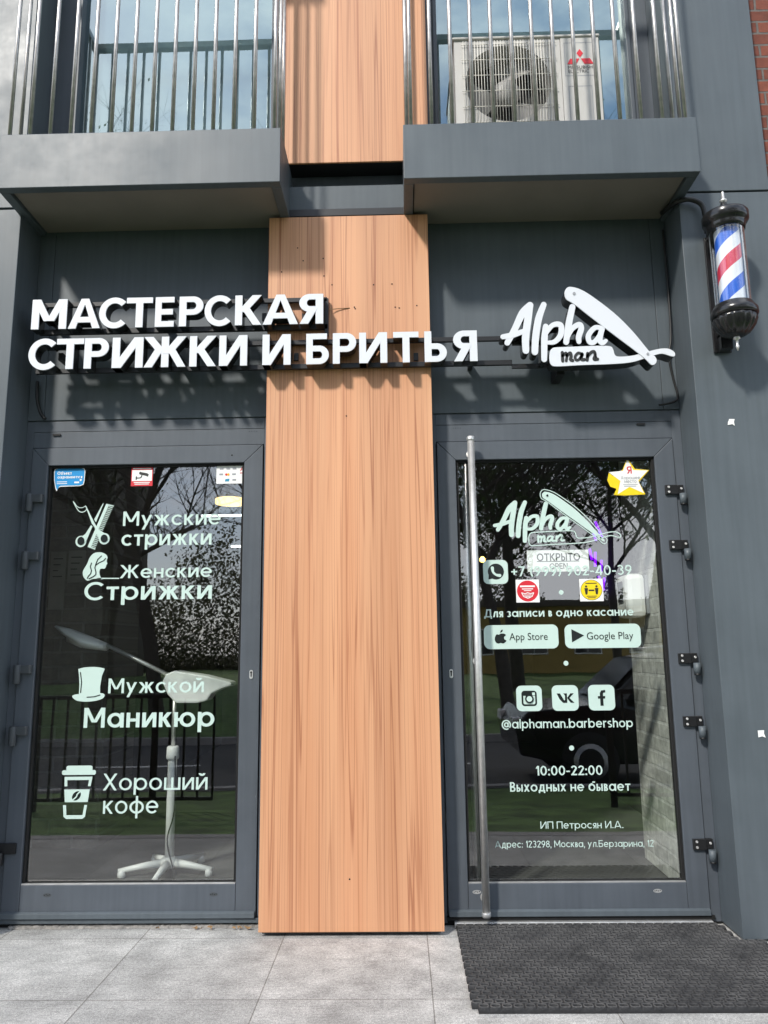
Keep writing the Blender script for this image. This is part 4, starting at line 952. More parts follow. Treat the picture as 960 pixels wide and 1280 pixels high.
for k in range(3):
    a0 = rad(200+120*k); m = MB(); pr = None
    for j in range(7):
        rr = .065+.16*j/6; q = []
        for s in range(5):
            a = a0+rad(-18-26*j/6)+rad((36+36*j/6)*s/4); q.append(m.b.verts.new((fc.x+rr*math.cos(a), ay0+.075+.045*s/4, fc.z+rr*math.sin(a))))
        if pr:
            for s in range(4): m.face([pr[s], pr[s+1], q[s+1], q[s]])
        pr = q
    m.build('blade', 'ac_fan', fan, smooth=True)
m = MB(); gx0, gx1, gz0, gz1 = .395, .895, 4.1, 4.62
k = 0; x = gx0
while x < gx1: m.tube([(x, ay0-.014, gz0), (x, ay0-.014, gz1)], .0019, 5); x += .0158
for k in range(6): z = gz0+.02+k*.096; m.tube([(gx0-.012, ay0-.010, z), (gx1+.01, ay0-.010, z)], .0026, 5)
m.build('fan_grille', 'ac_wire', ac)
m = MB()
for a, b, c, d in ((.965, 1.09, 4.10, 4.33), (.952, 1.115, 4.395, 4.60)):
    for q in strip([(a, c), (b, c), (b, d), (a, d)], .0035, True): m.prism(q, XZ, ay0-.0048, None)
m.build('panel_groove', 'greyink', ac)
m = MB(); lx, lz, u = 1.035, 4.50, .033
def rh(cx, cz, a, b): return [(cx, cz+b), (cx+a, cz), (cx, cz-b), (cx-a, cz)]
flat(m, [rh(lx, lz+.033, u*.55, .026), [(lx-.004, lz), (lx-.022, lz-.034), (lx-.072, lz-.034), (lx-.054, lz)], [(lx+.004, lz), (lx+.022, lz-.034), (lx+.072, lz-.034), (lx+.054, lz)]], XZ, ay0-.006)
m.build('emblem', 'red', ac)
m = MB(); put_latin(m, 'MITSUBISHI', lx-.068, lx+.072, 4.437, 4.456, ay0-.006); put_latin(m, 'ELECTRIC', lx-.068, lx+.045, 4.412, 4.431, ay0-.006); m.build('lettering', 'ink', ac)
for x in (.47, 1.02):
    m = MB(); m.box(x-.05, x+.05, -.2, 0, 3.955, 4.05); m.build('foot', 'black', ac)
# ================================================================== LETTERING AND STICKERS ON THE GLASS
YV = .0215           # vinyl, just in front of the pane
def vinyl_line(m, s, x0, x1, z0, z1, wt, mi=0, Y=YV, sp=.12):
    out, W = set_text(s, wt, sp); k = 0
    for ch, P, lx, lw in out:
        for p in P:
            m.prism([(x0+u/W*(x1-x0), z0+v*(z1-z0)) for u, v in p], XZ, Y-.00008*(k % 9), None, mi); k += 1
def words(t, *a, **k):
    m = MB(); px_line(m, *a, **k); return m.build('words', 'vinyl', t)
def px_line(m, s, xl, xr, base, cap, wt, mi=0, Y=YV, sp=.12):
    x0, x1, z0, z1 = pxbox(xl, cap, xr, base, Y); vinyl_line(m, s, x0, x1, z0, z1, wt, mi, Y, sp)
def icon_fn(bx, design):
    """design (left, top, right, bottom) -> world box, picture-like y down"""
    x0, x1, z0, z1 = bx; a, t, b, d = design
    return lambda x, z, y: (x0+(x-a)/(b-a)*(x1-x0), y, z1-(z-t)/(d-t)*(z1-z0))
def vinyl(name, label, cat='window lettering', group='pale lettering on the glass doors'): return thing(name, label, cat, (0, 0, 0), group)

# left door, four services
t = vinyl('window_lettering', 'pale two line lettering with scissors and comb on left door', )
words(t, 'Мужские', 154, 276, 656.5, 638.5, .15); words(t, 'стрижки', 152, 264.5, 681.5, 662.5, .16)
f = icon_fn(pxbox(84, 620, 146, 692, YV), (0, 0, 960, 1115)); m = MB()
flat(m, [[(735, 155), (792, 172), (480, 1000), (418, 985)], [(735, 155), (888, 195), (880, 215), (740, 185)], [(418, 985), (430, 965), (574, 1020), (566, 1040)]], f, YV)
flat(m, [[(788-12.6*k, 205+33*k), (868-12.6*k, 232+33*k), (864-12.6*k, 246+33*k), (784-12.6*k, 221+33*k)] for k in range(24) if k not in (14, 15, 16)], f, YV-.0003)
flat(m, [[(326, 180), (352, 200), (432, 350), (545, 555), (620, 655), (735, 728), (640, 850), (570, 730), (540, 620), (478, 540)], [(676, 140), (682, 158), (556, 515), (518, 458)], [(462, 570), (494, 590), (445, 720), (392, 870), (300, 785), (365, 735)]], f, YV-.0012)
for cx, cy in ((735, 835), (288, 880)): flat(m, strip([(cx+86*math.cos(rad(a)), cy+90*math.sin(rad(a))) for a in range(0, 360, 15)], 36, True), f, YV-.0018)
flat(m, strip(catmull([(90, 100), (150, 210), (210, 290), (270, 313), (330, 295), (365, 250), (330, 295), (270, 313), (210, 290), (150, 210)], 3)[:16], 16)+strip([(110, 120), (160, 190), (215, 226), (280, 226), (340, 195)], 13), f, YV)
flat(m, [circ(735, 830, 66, 24, 74), circ(290, 868, 66, 24, 76)], f, YV-.006, 1)
m.build('icon', ['vinyl', 'dark_opening'], t)
t = vinyl('window_lettering', 'pale two line lettering with long haired woman profile on left door')
words(t, 'Женские', 150, 265, 722, 705.5, .15); words(t, 'Стрижки', 105.5, 265, 749.5, 726.5, .16); m = MB(); flat(m, [[(121, 722.3), (149, 722.3), (149, 723.6), (121, 723.6)]], lambda x, z, y: (at(x, z, y).x, y, at(x, z, y).z), YV); m.build('underline', 'vinyl', t)
f = icon_fn(pxbox(98, 684, 142, 730, YV), (0, 0, 960, 1004)); m = MB()
flat(m, [catmull([(540, 140), (660, 160), (750, 220), (785, 290), (768, 350), (768, 410), (790, 450), (765, 482), (750, 540), (715, 590), (620, 590), (585, 640), (590, 740), (640, 850), (676, 884), (600, 866), (500, 860), (400, 870), (300, 908), (230, 890), (150, 790), (130, 670), (180, 550), (240, 440), (290, 300), (350, 210), (430, 155)], 3)], f, YV)
for q in ([(620, 240), (520, 340), (470, 480), (455, 570), (490, 680), (490, 750), (430, 800), (310, 860)], [(735, 310), (690, 370), (560, 430), (480, 490)], [(355, 430), (330, 530), (365, 640), (350, 720), (290, 790), (265, 850)]): flat(m, strip(q, 26), f, YV-.0012, 1)
m.build('icon', ['vinyl', 'dark_opening'], t)
t = vinyl('window_lettering', 'pale manicure lettering with top hat icon on left door')
words(t, 'Мужской', 135.5, 255, 866, 847.5, .15); words(t, 'Маникюр', 105, 268, 909, 884, .17)
f = icon_fn(pxbox(91, 834, 131, 877, YV), (118, 437, 272, 603)); m = MB()
flat(m, [catmull([(118, 575), (150, 566), (194, 570), (240, 562), (272, 568), (266, 588), (228, 600), (180, 603), (138, 596)], 4), [(140, 445), (268, 445), (256, 480), (250, 530), (252, 580), (150, 580), (150, 520), (146, 480)], catmull([(140, 446), (170, 438), (205, 436), (240, 438), (268, 446), (240, 450), (205, 452), (168, 451)], 3)], f, YV)
flat(m, strip([(152, 462), (160, 510), (158, 560)], 5)+strip([(190, 582), (225, 580), (252, 572)], 5), f, YV-.0008, 1); m.build('icon', ['vinyl', 'dark_opening'], t)
t = vinyl('window_lettering', 'pale coffee lettering with paper cup icon low on left door')
words(t, 'Хороший', 129, 259.5, 987.5, 966.5, .13); words(t, 'кофе', 129, 198, 1017, 995, .13)
f = icon_fn(pxbox(76, 957, 118.6, 1023.6, YV), (62, 142, 225, 398)); m = MB()
flat(m, [rrect(82, 208, 142, 170, 10), rrect(62, 225, 164, 187, 9), [(76, 196), (210, 196), (203, 242), (190, 242), (194, 212), (90, 212), (92, 242), (78, 242)], [(78, 257), (200, 257), (193, 318), (84, 318)], [(76, 332), (91, 332), (95, 380), (172, 380), (178, 332), (191, 332), (184, 388), (172, 398), (95, 398), (82, 388)]], f, YV)
bean = [(138+math.cos(a)*25*math.cos(.9)-math.sin(a)*18*math.sin(.9)*-1, 288-math.cos(a)*25*math.sin(.9)+math.sin(a)*18*math.cos(.9)) for a in [2*math.pi*k/24 for k in range(24)]]
flat(m, [bean], f, YV-.0008, 1); flat(m, [stroke([(152, 270), (142, 280), (138, 292), (124, 305)], 6)], f, YV-.001); m.build('icon', ['vinyl', 'dark_opening'], t)

# right door
t = vinyl('window_lettering', 'pale script logo with outlined folding razor high on right door')
dx0 = at(617, 658, YV); kx = (at(774.6, 658, YV).x-dx0.x)/(887-95); kz = (at(690, 612, YV).z-at(690, 682, YV).z)/(435-69)*1.0; ztop = at(690, 612, YV).z
df = lambda x, z, y: (dx0.x+(x-95)*kx, y, ztop-(z-69)*kz)
m = MB(); flat(m, A+l_+p_+h_+a_, df, YV)
flat(m, [[(430+(x-590)*.9+140, 250+(z-250)*.92) if False else (x, z) for x, z in catmull([(432, 82), (468, 92), (516, 122), (612, 200), (690, 284), (752, 362), (780, 396), (786, 410), (776, 412), (752, 392), (718, 362), (640, 300), (530, 214), (446, 146), (414, 122), (410, 98), (420, 86)], 4)]], df, YV-.0005)
flat(m, strip(handle, 5, True), df, YV-.001); flat(m, strip([q for q in blade], 6, True), df, YV-.0002); flat(m, [[(x, z) for x, z in p] for p in man], df, YV-.0015)
flat(m, [circ(442, 108, 7, 12), circ(762, 388, 5, 12)], df, YV-.004, 1); m.build('logo', ['vinyl', 'dark_opening'], t)

t = vinyl('window_lettering', 'pale phone number line with chat bubble handset icon on right door')
m = MB(); px_line(m, '+7 (999) 902-40-39', 639, 789.5, 719.5, 707, .155); m.build('words', 'vinyl', t)
f = icon_fn(pxbox(604, 700, 635, 730, YV), (57, 40, 180, 160)); m = MB(); flat(m, [rrect(57, 180, 40, 160, 26)], f, YV); flat(m, [circ(120, 98, 40), [(84, 110), (82, 137), (108, 132)]], f, YV-.0006, 1)
flat(m, [stroke([(103, 80), (106, 100), (120, 114), (138, 118)], [16, 11, 11, 16])], f, YV-.0014); m.build('icon', ['vinyl', 'dark_opening'], t)
for k, (px, py, lab) in enumerate(((701.5, 740.5, 'between the red and yellow stickers'), (707.5, 829, 'above the social media icons'), (714.5, 935, 'above the opening hours'))):
    p = at(px, py, YV); m = MB(); m.prism(circ(p.x, p.z, .0125, 20), XZ, YV, None); tag(m.build('dot_decal', 'vinyl'), 'small pale round dot on right door '+lab, 'dot decal', 'pale dots on the right door')
t = vinyl('window_lettering', 'pale single line booking invitation above the two badges on right door')
m = MB(); px_line(m, 'Для записи в одно касание', 605, 792, 770.5, 760.5, .17); m.build('words', 'vinyl', t)
def badge(label, b, txt, shape, tx):
    t = vinyl('badge_decal', label, 'badge', 'pale badges on the right door'); x0, x1, z0, z1 = pxbox(*b, YV); m = MB()
    m.prism(rrect(x0, x1, z0, z1, .03), XZ, YV, None); m.build('plate', 'vinyl', t)
    m = MB(); W = x1-x0; H = z1-z0
    put_latin(m, txt, x0+W*tx[0], x0+W*tx[1], z0+H*.36, z0+H*.66, YV-.0012); m.build('words', 'dark_opening', t)
    m = MB(); flat(m, [[(x0+W*u, z0+H*v) for u, v in p] for p in shape], XZ, YV-.001); m.build('icon', 'dark_opening', t)
apple = [catmull([(.20, .60), (.225, .64), (.27, .64), (.295, .58), (.27, .50), (.275, .40), (.30, .345), (.275, .26), (.25, .23), (.222, .255), (.195, .23), (.165, .26), (.145, .36), (.148, .50), (.17, .61)], 4), catmull([(.222, .68), (.228, .76), (.252, .81), (.25, .73)], 4)]
badge('left pale rounded badge with dark bitten fruit icon', (605, 781, 698, 811), 'App Store', apple, (.34, .855))
badge('right pale rounded badge with dark triangle icon', (706, 780, 801, 810), 'Google Play', [[(.09, .80), (.255, .53), (.09, .25)]], (.29, .90))
def square(label, b):
    t = vinyl('social_icon', label, 'icon decal', 'pale square social icons on the right door'); bx = pxbox(*b, YV); f = icon_fn(bx, (0, 0, 100, 100)); m = MB(); flat(m, [rrect(0, 100, 0, 100, 20)], f, YV); m.build('plate', 'vinyl', t); return t, f
t, f = square('leftmost pale square icon with dark camera outline', (645.5, 857, 677.5, 889)); m = MB()
flat(m, [rrect(20, 80, 20, 80, 12)], f, YV-.0008, 0); flat(m, [rrect(27, 73, 46, 73, 6), [(27, 40), (36, 40), (36, 50), (27, 50)], [(64, 40), (73, 40), (73, 50), (64, 50)], rrect(62, 73, 27, 38, 2)], f, YV-.0016, 1); flat(m, [circ(50, 52, 17)], f, YV-.006, 0); flat(m, [circ(50, 52, 11)], f, YV-.007, 1); m.build('symbol', ['dark_opening', 'vinyl'], t)
t, f = square('middle pale square icon with two dark joined letters', (690, 856.5, 723, 888.5)); m = MB()
flat(m, [[(18, 32), (31, 32), (46, 60), (46, 70), (40, 68), (28, 54)], [(43, 32), (57, 32), (57, 69), (45, 69), (46, 60), (49, 56), (49, 40)], [(57, 50), (70, 32), (83, 32), (66, 50)], [(57, 50), (66, 50), (84, 69), (70, 69)]], f, YV-.0008); m.build('symbol', 'dark_opening', t)
t, f = square('rightmost pale square icon with one dark letter', (735.5, 856, 768.5, 888)); m = MB()
flat(m, [[(44, 38), (56, 38), (56, 82), (44, 82)], [(36, 44), (64, 44), (63, 54), (36, 54)], [(44, 40), (44, 32), (50, 22), (65, 20), (65, 30), (58, 31), (56, 34), (56, 40)]], f, YV-.0008); m.build('symbol', 'dark_opening', t)
t = vinyl('window_lettering', 'pale account handle line under the three square icons'); m = MB(); px_line(m, '@alphaman.barbershop', 627, 791, 909.8, 898.5, .15); m.build('words', 'vinyl', t)
t = vinyl('window_lettering', 'pale opening hours in two lines on right door'); words(t, '10:00-22:00', 669.5, 753, 969, 957, .16); words(t, 'Выходных не бывает', 637.5, 788, 989, 977, .16)
t = vinyl('window_lettering', 'pale owner name line low on right door'); m = MB(); px_line(m, 'ИП Петросян И.А.', 675.5, 779, 1035.5, 1026.5, .13); m.build('words', 'vinyl', t)
t = vinyl('window_lettering', 'lowest pale address line on right door'); m = MB(); px_line(m, 'Адрес: 123298, Москва, ул.Берзарина, 12', 618.6, 817, 1059, 1050.5, .13); m.build('words', 'vinyl', t)

# ---- stickers
def sticker(name, label): return thing(name, label, 'sticker', (0, 0, 0), 'coloured stickers on the glass doors')
YK = .0205
t = sticker('speech_bubble_sticker', 'blue speech bubble sticker in upper left corner of left door')
f = icon_fn(pxbox(67, 585, 106, 614, YK), (28, 97, 177, 208)); m = MB()
bub = [(44, 97), (162, 97), (173, 101), (177, 112), (176, 160), (172, 178), (156, 184), (64, 186), (54, 190), (46, 208), (40, 196), (36, 180), (30, 150), (28, 115), (32, 101)]
flat(m, [bub], f, YK, 0); cx = sum(x for x, _ in bub)/len(bub); flat(m, [[(102+(x-102)*.955, 140+(z-140)*(.93 if z < 186 else .9)) for x, z in bub]], f, YK-.0006, 1); m.build('plate', ['paper', 'blue'], t)
m = MB(); x0, x1, z0, z1 = pxbox(72, 589.5, 90, 593.5, YK); vinyl_line(m, 'Объект', x0, x1, z0, z1, .2, 0, YK-.0012); m.build('words', 'paper', t); m = MB(); x0, x1, z0, z1 = pxbox(72, 594.5, 103, 598, YK); vinyl_line(m, 'охраняется', x0, x1, z0, z1*1.0, .2, 0, YK-.0012); m.build('words', 'paper', t); m = MB()
for k in range(2): x0, x1, z0, z1 = pxbox(71, 602+2.2*k, 84, 602.8+2.2*k, YK); m.prism([(x0, z0), (x1, z0), (x1, z1), (x0, z1)], XZ, YK-.0012, None)
x0, x1, z0, z1 = pxbox(93, 602, 99, 604, YK); m.prism([(x0, z0), (x1, z0), (x1, z1), (x0, z1)], XZ, YK-.0012, None); p = at(101, 600, YK); m.prism(circ(p.x, p.z, .006, 10), XZ, YK-.0012, None); m.build('small_print', 'paper', t)
t = sticker('camera_sticker', 'red and white video surveillance sticker at the top of left door')
f = icon_fn(pxbox(164, 584, 191, 607.5, YK), (400, 92, 503, 182)); m = MB(); flat(m, [[(400, 92), (503, 92), (503, 182), (400, 182)]], f, YK, 0); flat(m, [[(404, 106), (499, 106), (499, 158), (404, 158)]], f, YK-.0006, 1)
flat(m, [[(440, 114), (478, 122), (478, 136), (444, 128)], [(478, 124), (484, 126), (480, 138), (474, 136)], stroke([(452, 128), (446, 142), (428, 144)], 5), [(422, 136), (428, 136), (428, 152), (422, 152)], circ(444, 121, 7, 12)], f, YK-.0012, 2)
flat(m, [[(408, 97), (495, 97), (495, 101), (408, 101)]], f, YK-.0012, 1)
for k in range(2): flat(m, [[(414+4*k, 163+8*k), (490-4*k, 163+8*k), (490-4*k, 167+8*k), (414+4*k, 167+8*k)]], f, YK-.0012, 1)
m.build('print', ['red', 'paper', 'ink'], t)
t = sticker('payment_sticker', 'white payment cards sticker in upper right corner of left door')
f = icon_fn(pxbox(270.5, 582, 308, 604.5, YK), (808, 85, 953, 168)); m = MB(); flat(m, [rrect(808, 953, 85, 168, 5)], f, YK, 0)
for a, b, c in ((824, 100, 3), (856, 100, 3), (886, 100, 3), (822, 126, 3), (884, 126, 3), (886, 152, 3)): flat(m, [[(a, b-5), (a+18, b-5), (a+18, b+3), (a, b+3)]], f, YK-.0006, c)
flat(m, [circ(856, 126, 6, 12)], f, YK-.0006, 1); flat(m, [circ(866, 126, 6, 12)], f, YK-.0009, 4); flat(m, [[(852, 147), (872, 145), (870, 158), (850, 158)]], f, YK-.0006, 5)
flat(m, [[(922, 112), (926, 112), (934, 94), (930, 94)], [(944, 112), (940, 112), (930, 94), (935, 94)], [(927, 104), (939, 104), (939, 107), (927, 107)], [(922, 118), (945, 118), (945, 122), (922, 122)]], f, YK-.0006, 1)
m.build('print', ['paper', 'red', 'ink', 'greyink', 'orange', 'teal'], t)
t = sticker('star_sticker', 'white star sticker with yellow edge in upper right corner of right door')
f = icon_fn(pxbox(758.6, 572.4, 812, 619.5, YK), (583, 113, 725, 239)); m = MB()
flat(m, [[(655, 113), (637, 152), (583, 185), (592, 208), (612, 216), (602, 236), (640, 239), (707, 236), (688, 194), (725, 155), (678, 150)]], f, YK, 0)
flat(m, [[(655, 118), (672, 154), (721, 156), (686, 190), (702, 232), (656, 210), (615, 234), (627, 190), (590, 160), (638, 156)]], f, YK-.0006, 1); 
flat(m, [[(702, 232), (656, 210), (615, 234), (640, 238), (705, 236)], [(590, 162), (626, 190), (615, 232), (602, 236), (612, 216), (592, 208), (584, 186)]], f, YK-.001, 0); m.build('print', ['yellow', 'paper'], t)
m = MB(); px_line(m, 'Я', 783.5, 789.5, 592, 583, .16, 0, YK-.0014); m.build('words', ['red', 'greyink'], t); m = MB(); px_line(m, 'Хорошее', 776, 800, 599, 595, .13, 1, YK-.0014); m.build('words', ['red', 'greyink'], t); m = MB(); px_line(m, 'место', 780.5, 795.5, 603.8, 599.2, .13, 1, YK-.0014); m.build('words', ['red', 'greyink'], t); m = MB()
for k in range(2): x0, x1, z0, z1 = pxbox(780-1.2*(1-k), 605.5+2*k, 797-2*k, 606.2+2*k, YK); m.prism([(x0, z0), (x1, z0), (x1, z1), (x0, z1)], XZ, YK-.0014, None, 1)
m.build('small_print', ['red', 'greyink'], t)
for lab, b, col in (('square sticker with red face mask disc on right door', (645, 724.5, 674, 753), 0), ('square sticker with yellow distance disc on right door', (724.5, 723.5, 754, 751.5), 1)):
    t = sticker('round_notice_sticker', lab); f = icon_fn(pxbox(*b, YK), (0, 0, 100, 100)); m = MB(); flat(m, [[(0, 0), (100, 0), (100, 100), (0, 100)]], f, YK, 0)
    if col == 0:
        flat(m, [circ(50, 50, 46, 36)], f, YK-.0006, 1)
        flat(m, [[(18, 26), (82, 26), (82, 33), (18, 33)], [(26, 39), (74, 39), (74, 43), (26, 43)], [(34, 47), (66, 47), (66, 50), (34, 50)]]+strip([(24, 58), (32, 74), (50, 82), (68, 74), (76, 58), (62, 62), (50, 58), (38, 62)], 3.5, True)+strip([(34, 68), (66, 68)], 3)+strip([(40, 75), (60, 75)], 3), f, YK-.0012, 0)
    else:
        flat(m, [circ(50, 50, 46, 36)], f, YK-.0004, 2); flat(m, [circ(50, 50, 44, 36)], f, YK-.0008, 3)
        for q in (28, 72): flat(m, [circ(q, 34, 5, 10), [(q-8, 41), (q+8, 41), (q+6, 56), (q+4, 70), (q-4, 70), (q-6, 56)]], f, YK-.0014, 2)
        flat(m, [[(38, 48), (62, 48), (62, 55), (38, 55)], [(26, 18), (74, 18), (74, 22), (26, 22)], [(28, 76), (72, 76), (72, 79), (28, 79)], [(34, 83), (66, 83), (66, 86), (34, 86)]], f, YK-.0014, 2)
    m.build('print', ['paper', 'red', 'ink', 'yellow'], t)
# open sign hangs inside the door
t = thing('open_sign', 'white rectangular door sign with dark writing hanging behind the right pane', 'sign', (.72, .035, 1.8))
YO = .030; x0, x1, z0, z1 = pxbox(659, 687.5, 736, 714.5, YO); m = MB(); m.box(x0, x1, YO, YO+.004, z0, z1); m.build('plate', 'paper', t)
m = MB(); px_line(m, 'ОТКРЫТО', 671, 725, 701, 691.5, .17, 0, YO-.001); H = z1-z0; m.prism([(x0+.05, z0+H*.46), (x1-.05, z0+H*.46), (x1-.05, z0+H*.49), (x0+.05, z0+H*.49)], XZ, YO-.001, None); m.build('words', 'ink', t); m = MB(); px_line(m, 'ОРЕN', 687, 709.5, 711, 704, .15, 0, YO-.001); m.build('words', 'ink', t)

# ================================================================== INSIDE THE ROOM
fl = thing('magnifier_lamp', 'white floor standing magnifier lamp on five feet behind left door', 'lamp', (-1.355, .546, .10))
bx, by, FZ = at(211, 1086, .546).x, .546, .10
m = MB()
m.lathe([(.055, .04), (.05, .075), (.03, .09)], (bx, by, FZ), 24)
for k, a in enumerate((200, 345, 270, 60, 125)):
    a = rad(a); d = Vector((math.cos(a), math.sin(a), 0)); m.tube([(bx+d.x*.03, by+d.y*.03, FZ+.058), (bx+d.x*.13, by+d.y*.13, FZ+.052), (bx+d.x*.27, by+d.y*.27, FZ+.038)], [.024, .019, .012], 10)
m.build('base', 'white_plast', fl)
for a in (200, 345, 270, 60, 125):
    a = rad(a); m = MB(); m.lathe([(.01, 0), (.022, .006), (.022, .03), (.012, .045)], (bx+math.cos(a)*.25, by+math.sin(a)*.25, FZ), 14); m.build('castor', 'white_plast', fl)
zj = at(217, 935, by).z; zh = at(226, 872, by).z
m = MB(); m.lathe([(.025, FZ+.08), (.025, zj-.03)], (bx, by, 0), 24); m.lathe([(.034, zj-.06), (.036, zj-.05), (.034, zj+.005), (.028, zj+.012)], (bx, by, 0), 24); m.build('stand_tube', 'white_plast', fl)
m = MB(); m.tube([(bx, by, zj), (bx, by, zh+.05)], .012, 14); m.build('chrome_pole', 'steel', fl)
P = lambda x, y, Y=by: at(x, y, Y)
m = MB()
hs = [(212, 842), (222, 838), (260, 844), (292, 852), (293, 856), (280, 860), (268, 866), (262, 875), (250, 878), (224, 878), (214, 868), (207, 852)]
hq = [(P(*q).x, P(*q).z) for q in hs]; m.prism(hq, XZ, by-.07, by+.07); m.build('joint_housing', 'white_plast', fl, .012)
m = MB(); m.tube([P(133, 806), P(215, 846)], .0125, 14); m.build('arm', 'steel', fl)
m = MB(); a, b, c, d = P(70, 783), P(86, 791), P(110, 803), P(133, 809); m.tube([a, b, c, d], [.008, .026, .038, .022], 16)
for v in m.b.verts: v.co.y = by+(v.co.y-by)*2.6
m.build('lamp_head', 'white_plast', fl, smooth=True)
m = MB(); m.tube([P(86, 796), P(104, 804)], [.03, .03], 12); m.build('lens_cover', 'paper', fl)
cable('power_cord', 'thin dark cord hanging beside the magnifier lamp stand', [tuple(P(219, 945, by-.06)), tuple(P(218, 1012, by-.06)), tuple(P(209, 1050, by-.08)), tuple(P(216, 1085, by-.1)), tuple(P(217, 1101, by-.12))], .004, 'cord')
hdm = thing('hand_dryer', 'white wall mounted dispenser on the whitewashed brick behind right door', 'dispenser', (1.40, .45, 1.6))
zt_, zb_ = at(800, 718, .45).z, at(800, 772, .45).z
m = MB(); m.box(1.275, 1.385, .37, .60, zb_, zt_); m.build('cover', 'white_plast', hdm, .03); m = MB(); m.box(1.384, 1.402, .375, .60, zb_+.02, zt_-.01); m.build('back_plate', 'greyink', hdm, .004)
m = MB(); m.box(1.268, 1.2745, .44, .53, zb_+.09, zt_-.04); m.build('window', 'dark_opening', hdm)
nl = thing('neon_light', 'violet glowing neon strands deep inside behind right door', 'neon light', tuple(at(760, 690, 2.6)))
for pts in ([(744, 652), (751, 668), (756, 676)], [(758, 684), (763, 702), (767, 716)], [(744, 690), (744, 708)], [(752, 700), (751, 716)], [(737, 686), (740, 700)], [(741, 662), (745, 676)], [(748, 720), (755, 738)], [(774, 712), (779, 724)], [(770, 718), (768, 736), (771, 742)], [(778, 726), (782, 734)], [(756, 722), (752, 742)], [(764, 730), (760, 744)]):
    m = MB(); m.tube([at(x, y, 2.6) for x, y in pts], .011, 8); m.build('tube', 'neon', nl)
p = at(289, 627, 4.2); m = MB(); m.lathe([(.17, 0), (.17, .05)], (p.x, 4.2, 2.9), 32); tag(m.build('ceiling_lamp', 'warm'), 'round warm ceiling lamp seen through the left door', 'ceiling lamp')
for (xa, xb, py, Y, lab) in ((252, 307, 645, 4.8, 'upper lit white tube light inside left door'), (289, 306, 683, 5.6, 'lower short lit white tube light inside left door')):
    a, b = at(xa, py, Y), at(xb, py, Y); m = MB(); m.tube([a, (b.x, Y, a.z)], .014, 8); tag(m.build('tube_light', 'tube'), lab, 'tube light', 'tube lights inside')
p = at(603, 700, 3.0); m = MB(); m.lathe([(.012, -.02), (.024, -.01), (.026, .01), (.012, .03)], tuple(p), 14); tag(m.build('warm_bulb', 'warm2'), 'tiny warm bulb glowing behind the pull handle', 'bulb')
for (b_, lab) in (((62, 690, 81, 762), 'pale paper notice on grey brick pier, nearer the door frame'), ((85, 688, 106, 728), 'smaller paper notice on grey brick pier beside the woman icon')):
    x0, x1, z0, z1 = pxbox(*b_, 1.11); t = thing('wall_poster', lab, 'poster', (x0, 1.11, z0), 'papers on the grey brick pier'); m = MB(); m.box(x0, x1, 1.109, 1.118, z0, z1); m.build('sheet', 'hat', t)
    m = MB()
    for k in range(4): m.box(x0+.02, x1-.02-.015*(k % 3), 1.1075, 1.1085, z1-.05-.04*k, z1-.043-.04*k)
    m.build('print', 'ink', t)

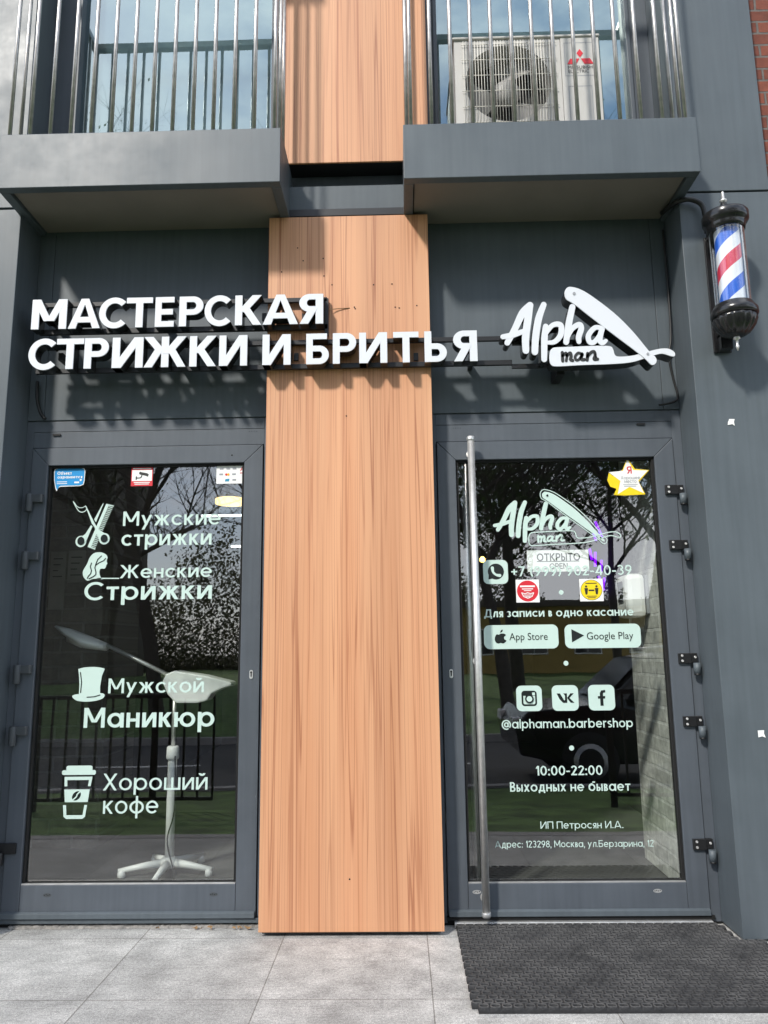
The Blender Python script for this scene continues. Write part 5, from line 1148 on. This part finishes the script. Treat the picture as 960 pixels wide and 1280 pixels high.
# ================================================================== ON THE PAVEMENT
m = MB(); cw, chh = .0425, .0365; nx, ny = 30, 24; x00, y00 = .262, -.034
for j in range(ny):
    off = cw/2 if j % 2 else 0
    for i in range(nx+2):
        cx = x00+cw*(i+.5)+off-cw*.5; cy = y00-chh*(j+.5)
        if cx+cw/2 > 1.50 and cy+chh/2 > -.245: continue
        if cx-cw/2 < x00-.03 or cx+cw/2 > 1.615: continue
        a, b = cw/2, chh/2
        out = [(a, 0), (a, b), (a/2, b), (0, b), (-a/2, b), (-a, b), (-a, 0), (-a, -b), (-a/2, -b), (0, -b), (a/2, -b), (a, -b)]
        inn = []
        for u, v in out:
            t_ = math.atan2(v, u); inn.append((.0155*math.cos(t_), .0115*math.sin(t_)))
        mid = [(u*.45+p*.55, v*.45+q*.55) for (u, v), (p, q) in zip(out, inn)]
        O = [m.b.verts.new((cx+u, cy+v, .009 if abs(abs(v)-b) < 1e-6 and (abs(u) < 1e-6 or abs(abs(u)-a) < 1e-6) else .0185)) for u, v in out]; I = [m.b.verts.new((cx+u, cy+v, .0215)) for u, v in inn]; Md = [m.b.verts.new((cx+u, cy+v, .023)) for u, v in mid]; D_ = [m.b.verts.new((cx+u, cy+v, .001)) for u, v in inn]
        for k in range(12):
            q = (k+1) % 12
            for A_, B_ in ((O, Md), (Md, I), (I, D_)):
                ff = m.face([A_[k], A_[q], B_[q], B_[k]])
                if ff: ff.smooth = True
bmesh.ops.remove_doubles(m.b, verts=m.b.verts, dist=1e-4)
bd = [e for e in m.b.edges if len(e.link_faces) == 1 and all(v.co.z > .005 for v in e.verts)]
g = bmesh.ops.extrude_edge_only(m.b, edges=bd)
for v in g['geom']:
    if isinstance(v, bmesh.types.BMVert): v.co.z = .001
tag(m.build('doormat', 'rubber'), 'black ring rubber doormat lying before the right door', 'doormat')
# crumbled mortar under the left door, leaf litter in the corner
r = random.Random(3); m = MB()
n = 90; x0, x1 = -1.93, -.70; pr = None
for k in range(n+1):
    x = x0+(x1-x0)*k/n; y = -.006-.007*r.random()-.004*math.sin(k*.4); h = .006+.009*r.random()
    q = [m.b.verts.new((x, y-.008, .001)), m.b.verts.new((x, y, h)), m.b.verts.new((x, .01, .012+.004*r.random()))]
    if pr:
        for i in range(2): m.face([pr[i], pr[i+1], q[i+1], q[i]])
    pr = q
o = m.build('mortar_crumbs', 'mortar', B); o['kind'] = 'stuff'
for k, (px, py) in enumerate(((244, 1160), (252, 1158), (262, 1159), (292, 1158.5), (300, 1160), (308, 1157), (312, 1159), (197, 1160))):
    p = at(px, py, -.04); m = MB(); s = r.uniform(.012, .022); a0 = r.uniform(0, 6)
    vs = []
    for i in range(8): a = a0+i*math.pi/4; q = s*(1 if i % 2 == 0 else .6)*r.uniform(.7, 1.1); vs.append(m.b.verts.new((p.x+q*math.cos(a), p.y+q*.7*math.sin(a), .004+r.random()*.016)))
    c = m.b.verts.new((p.x, p.y, .012+.008*r.random()))
    for i in range(8): m.face([vs[i], vs[(i+1) % 8], c])
    tag(m.build('dry_leaf', 'leafdry'), 'curled brown dry leaf on the pavement under the left door', 'dry leaf', 'dry leaves under the left door')
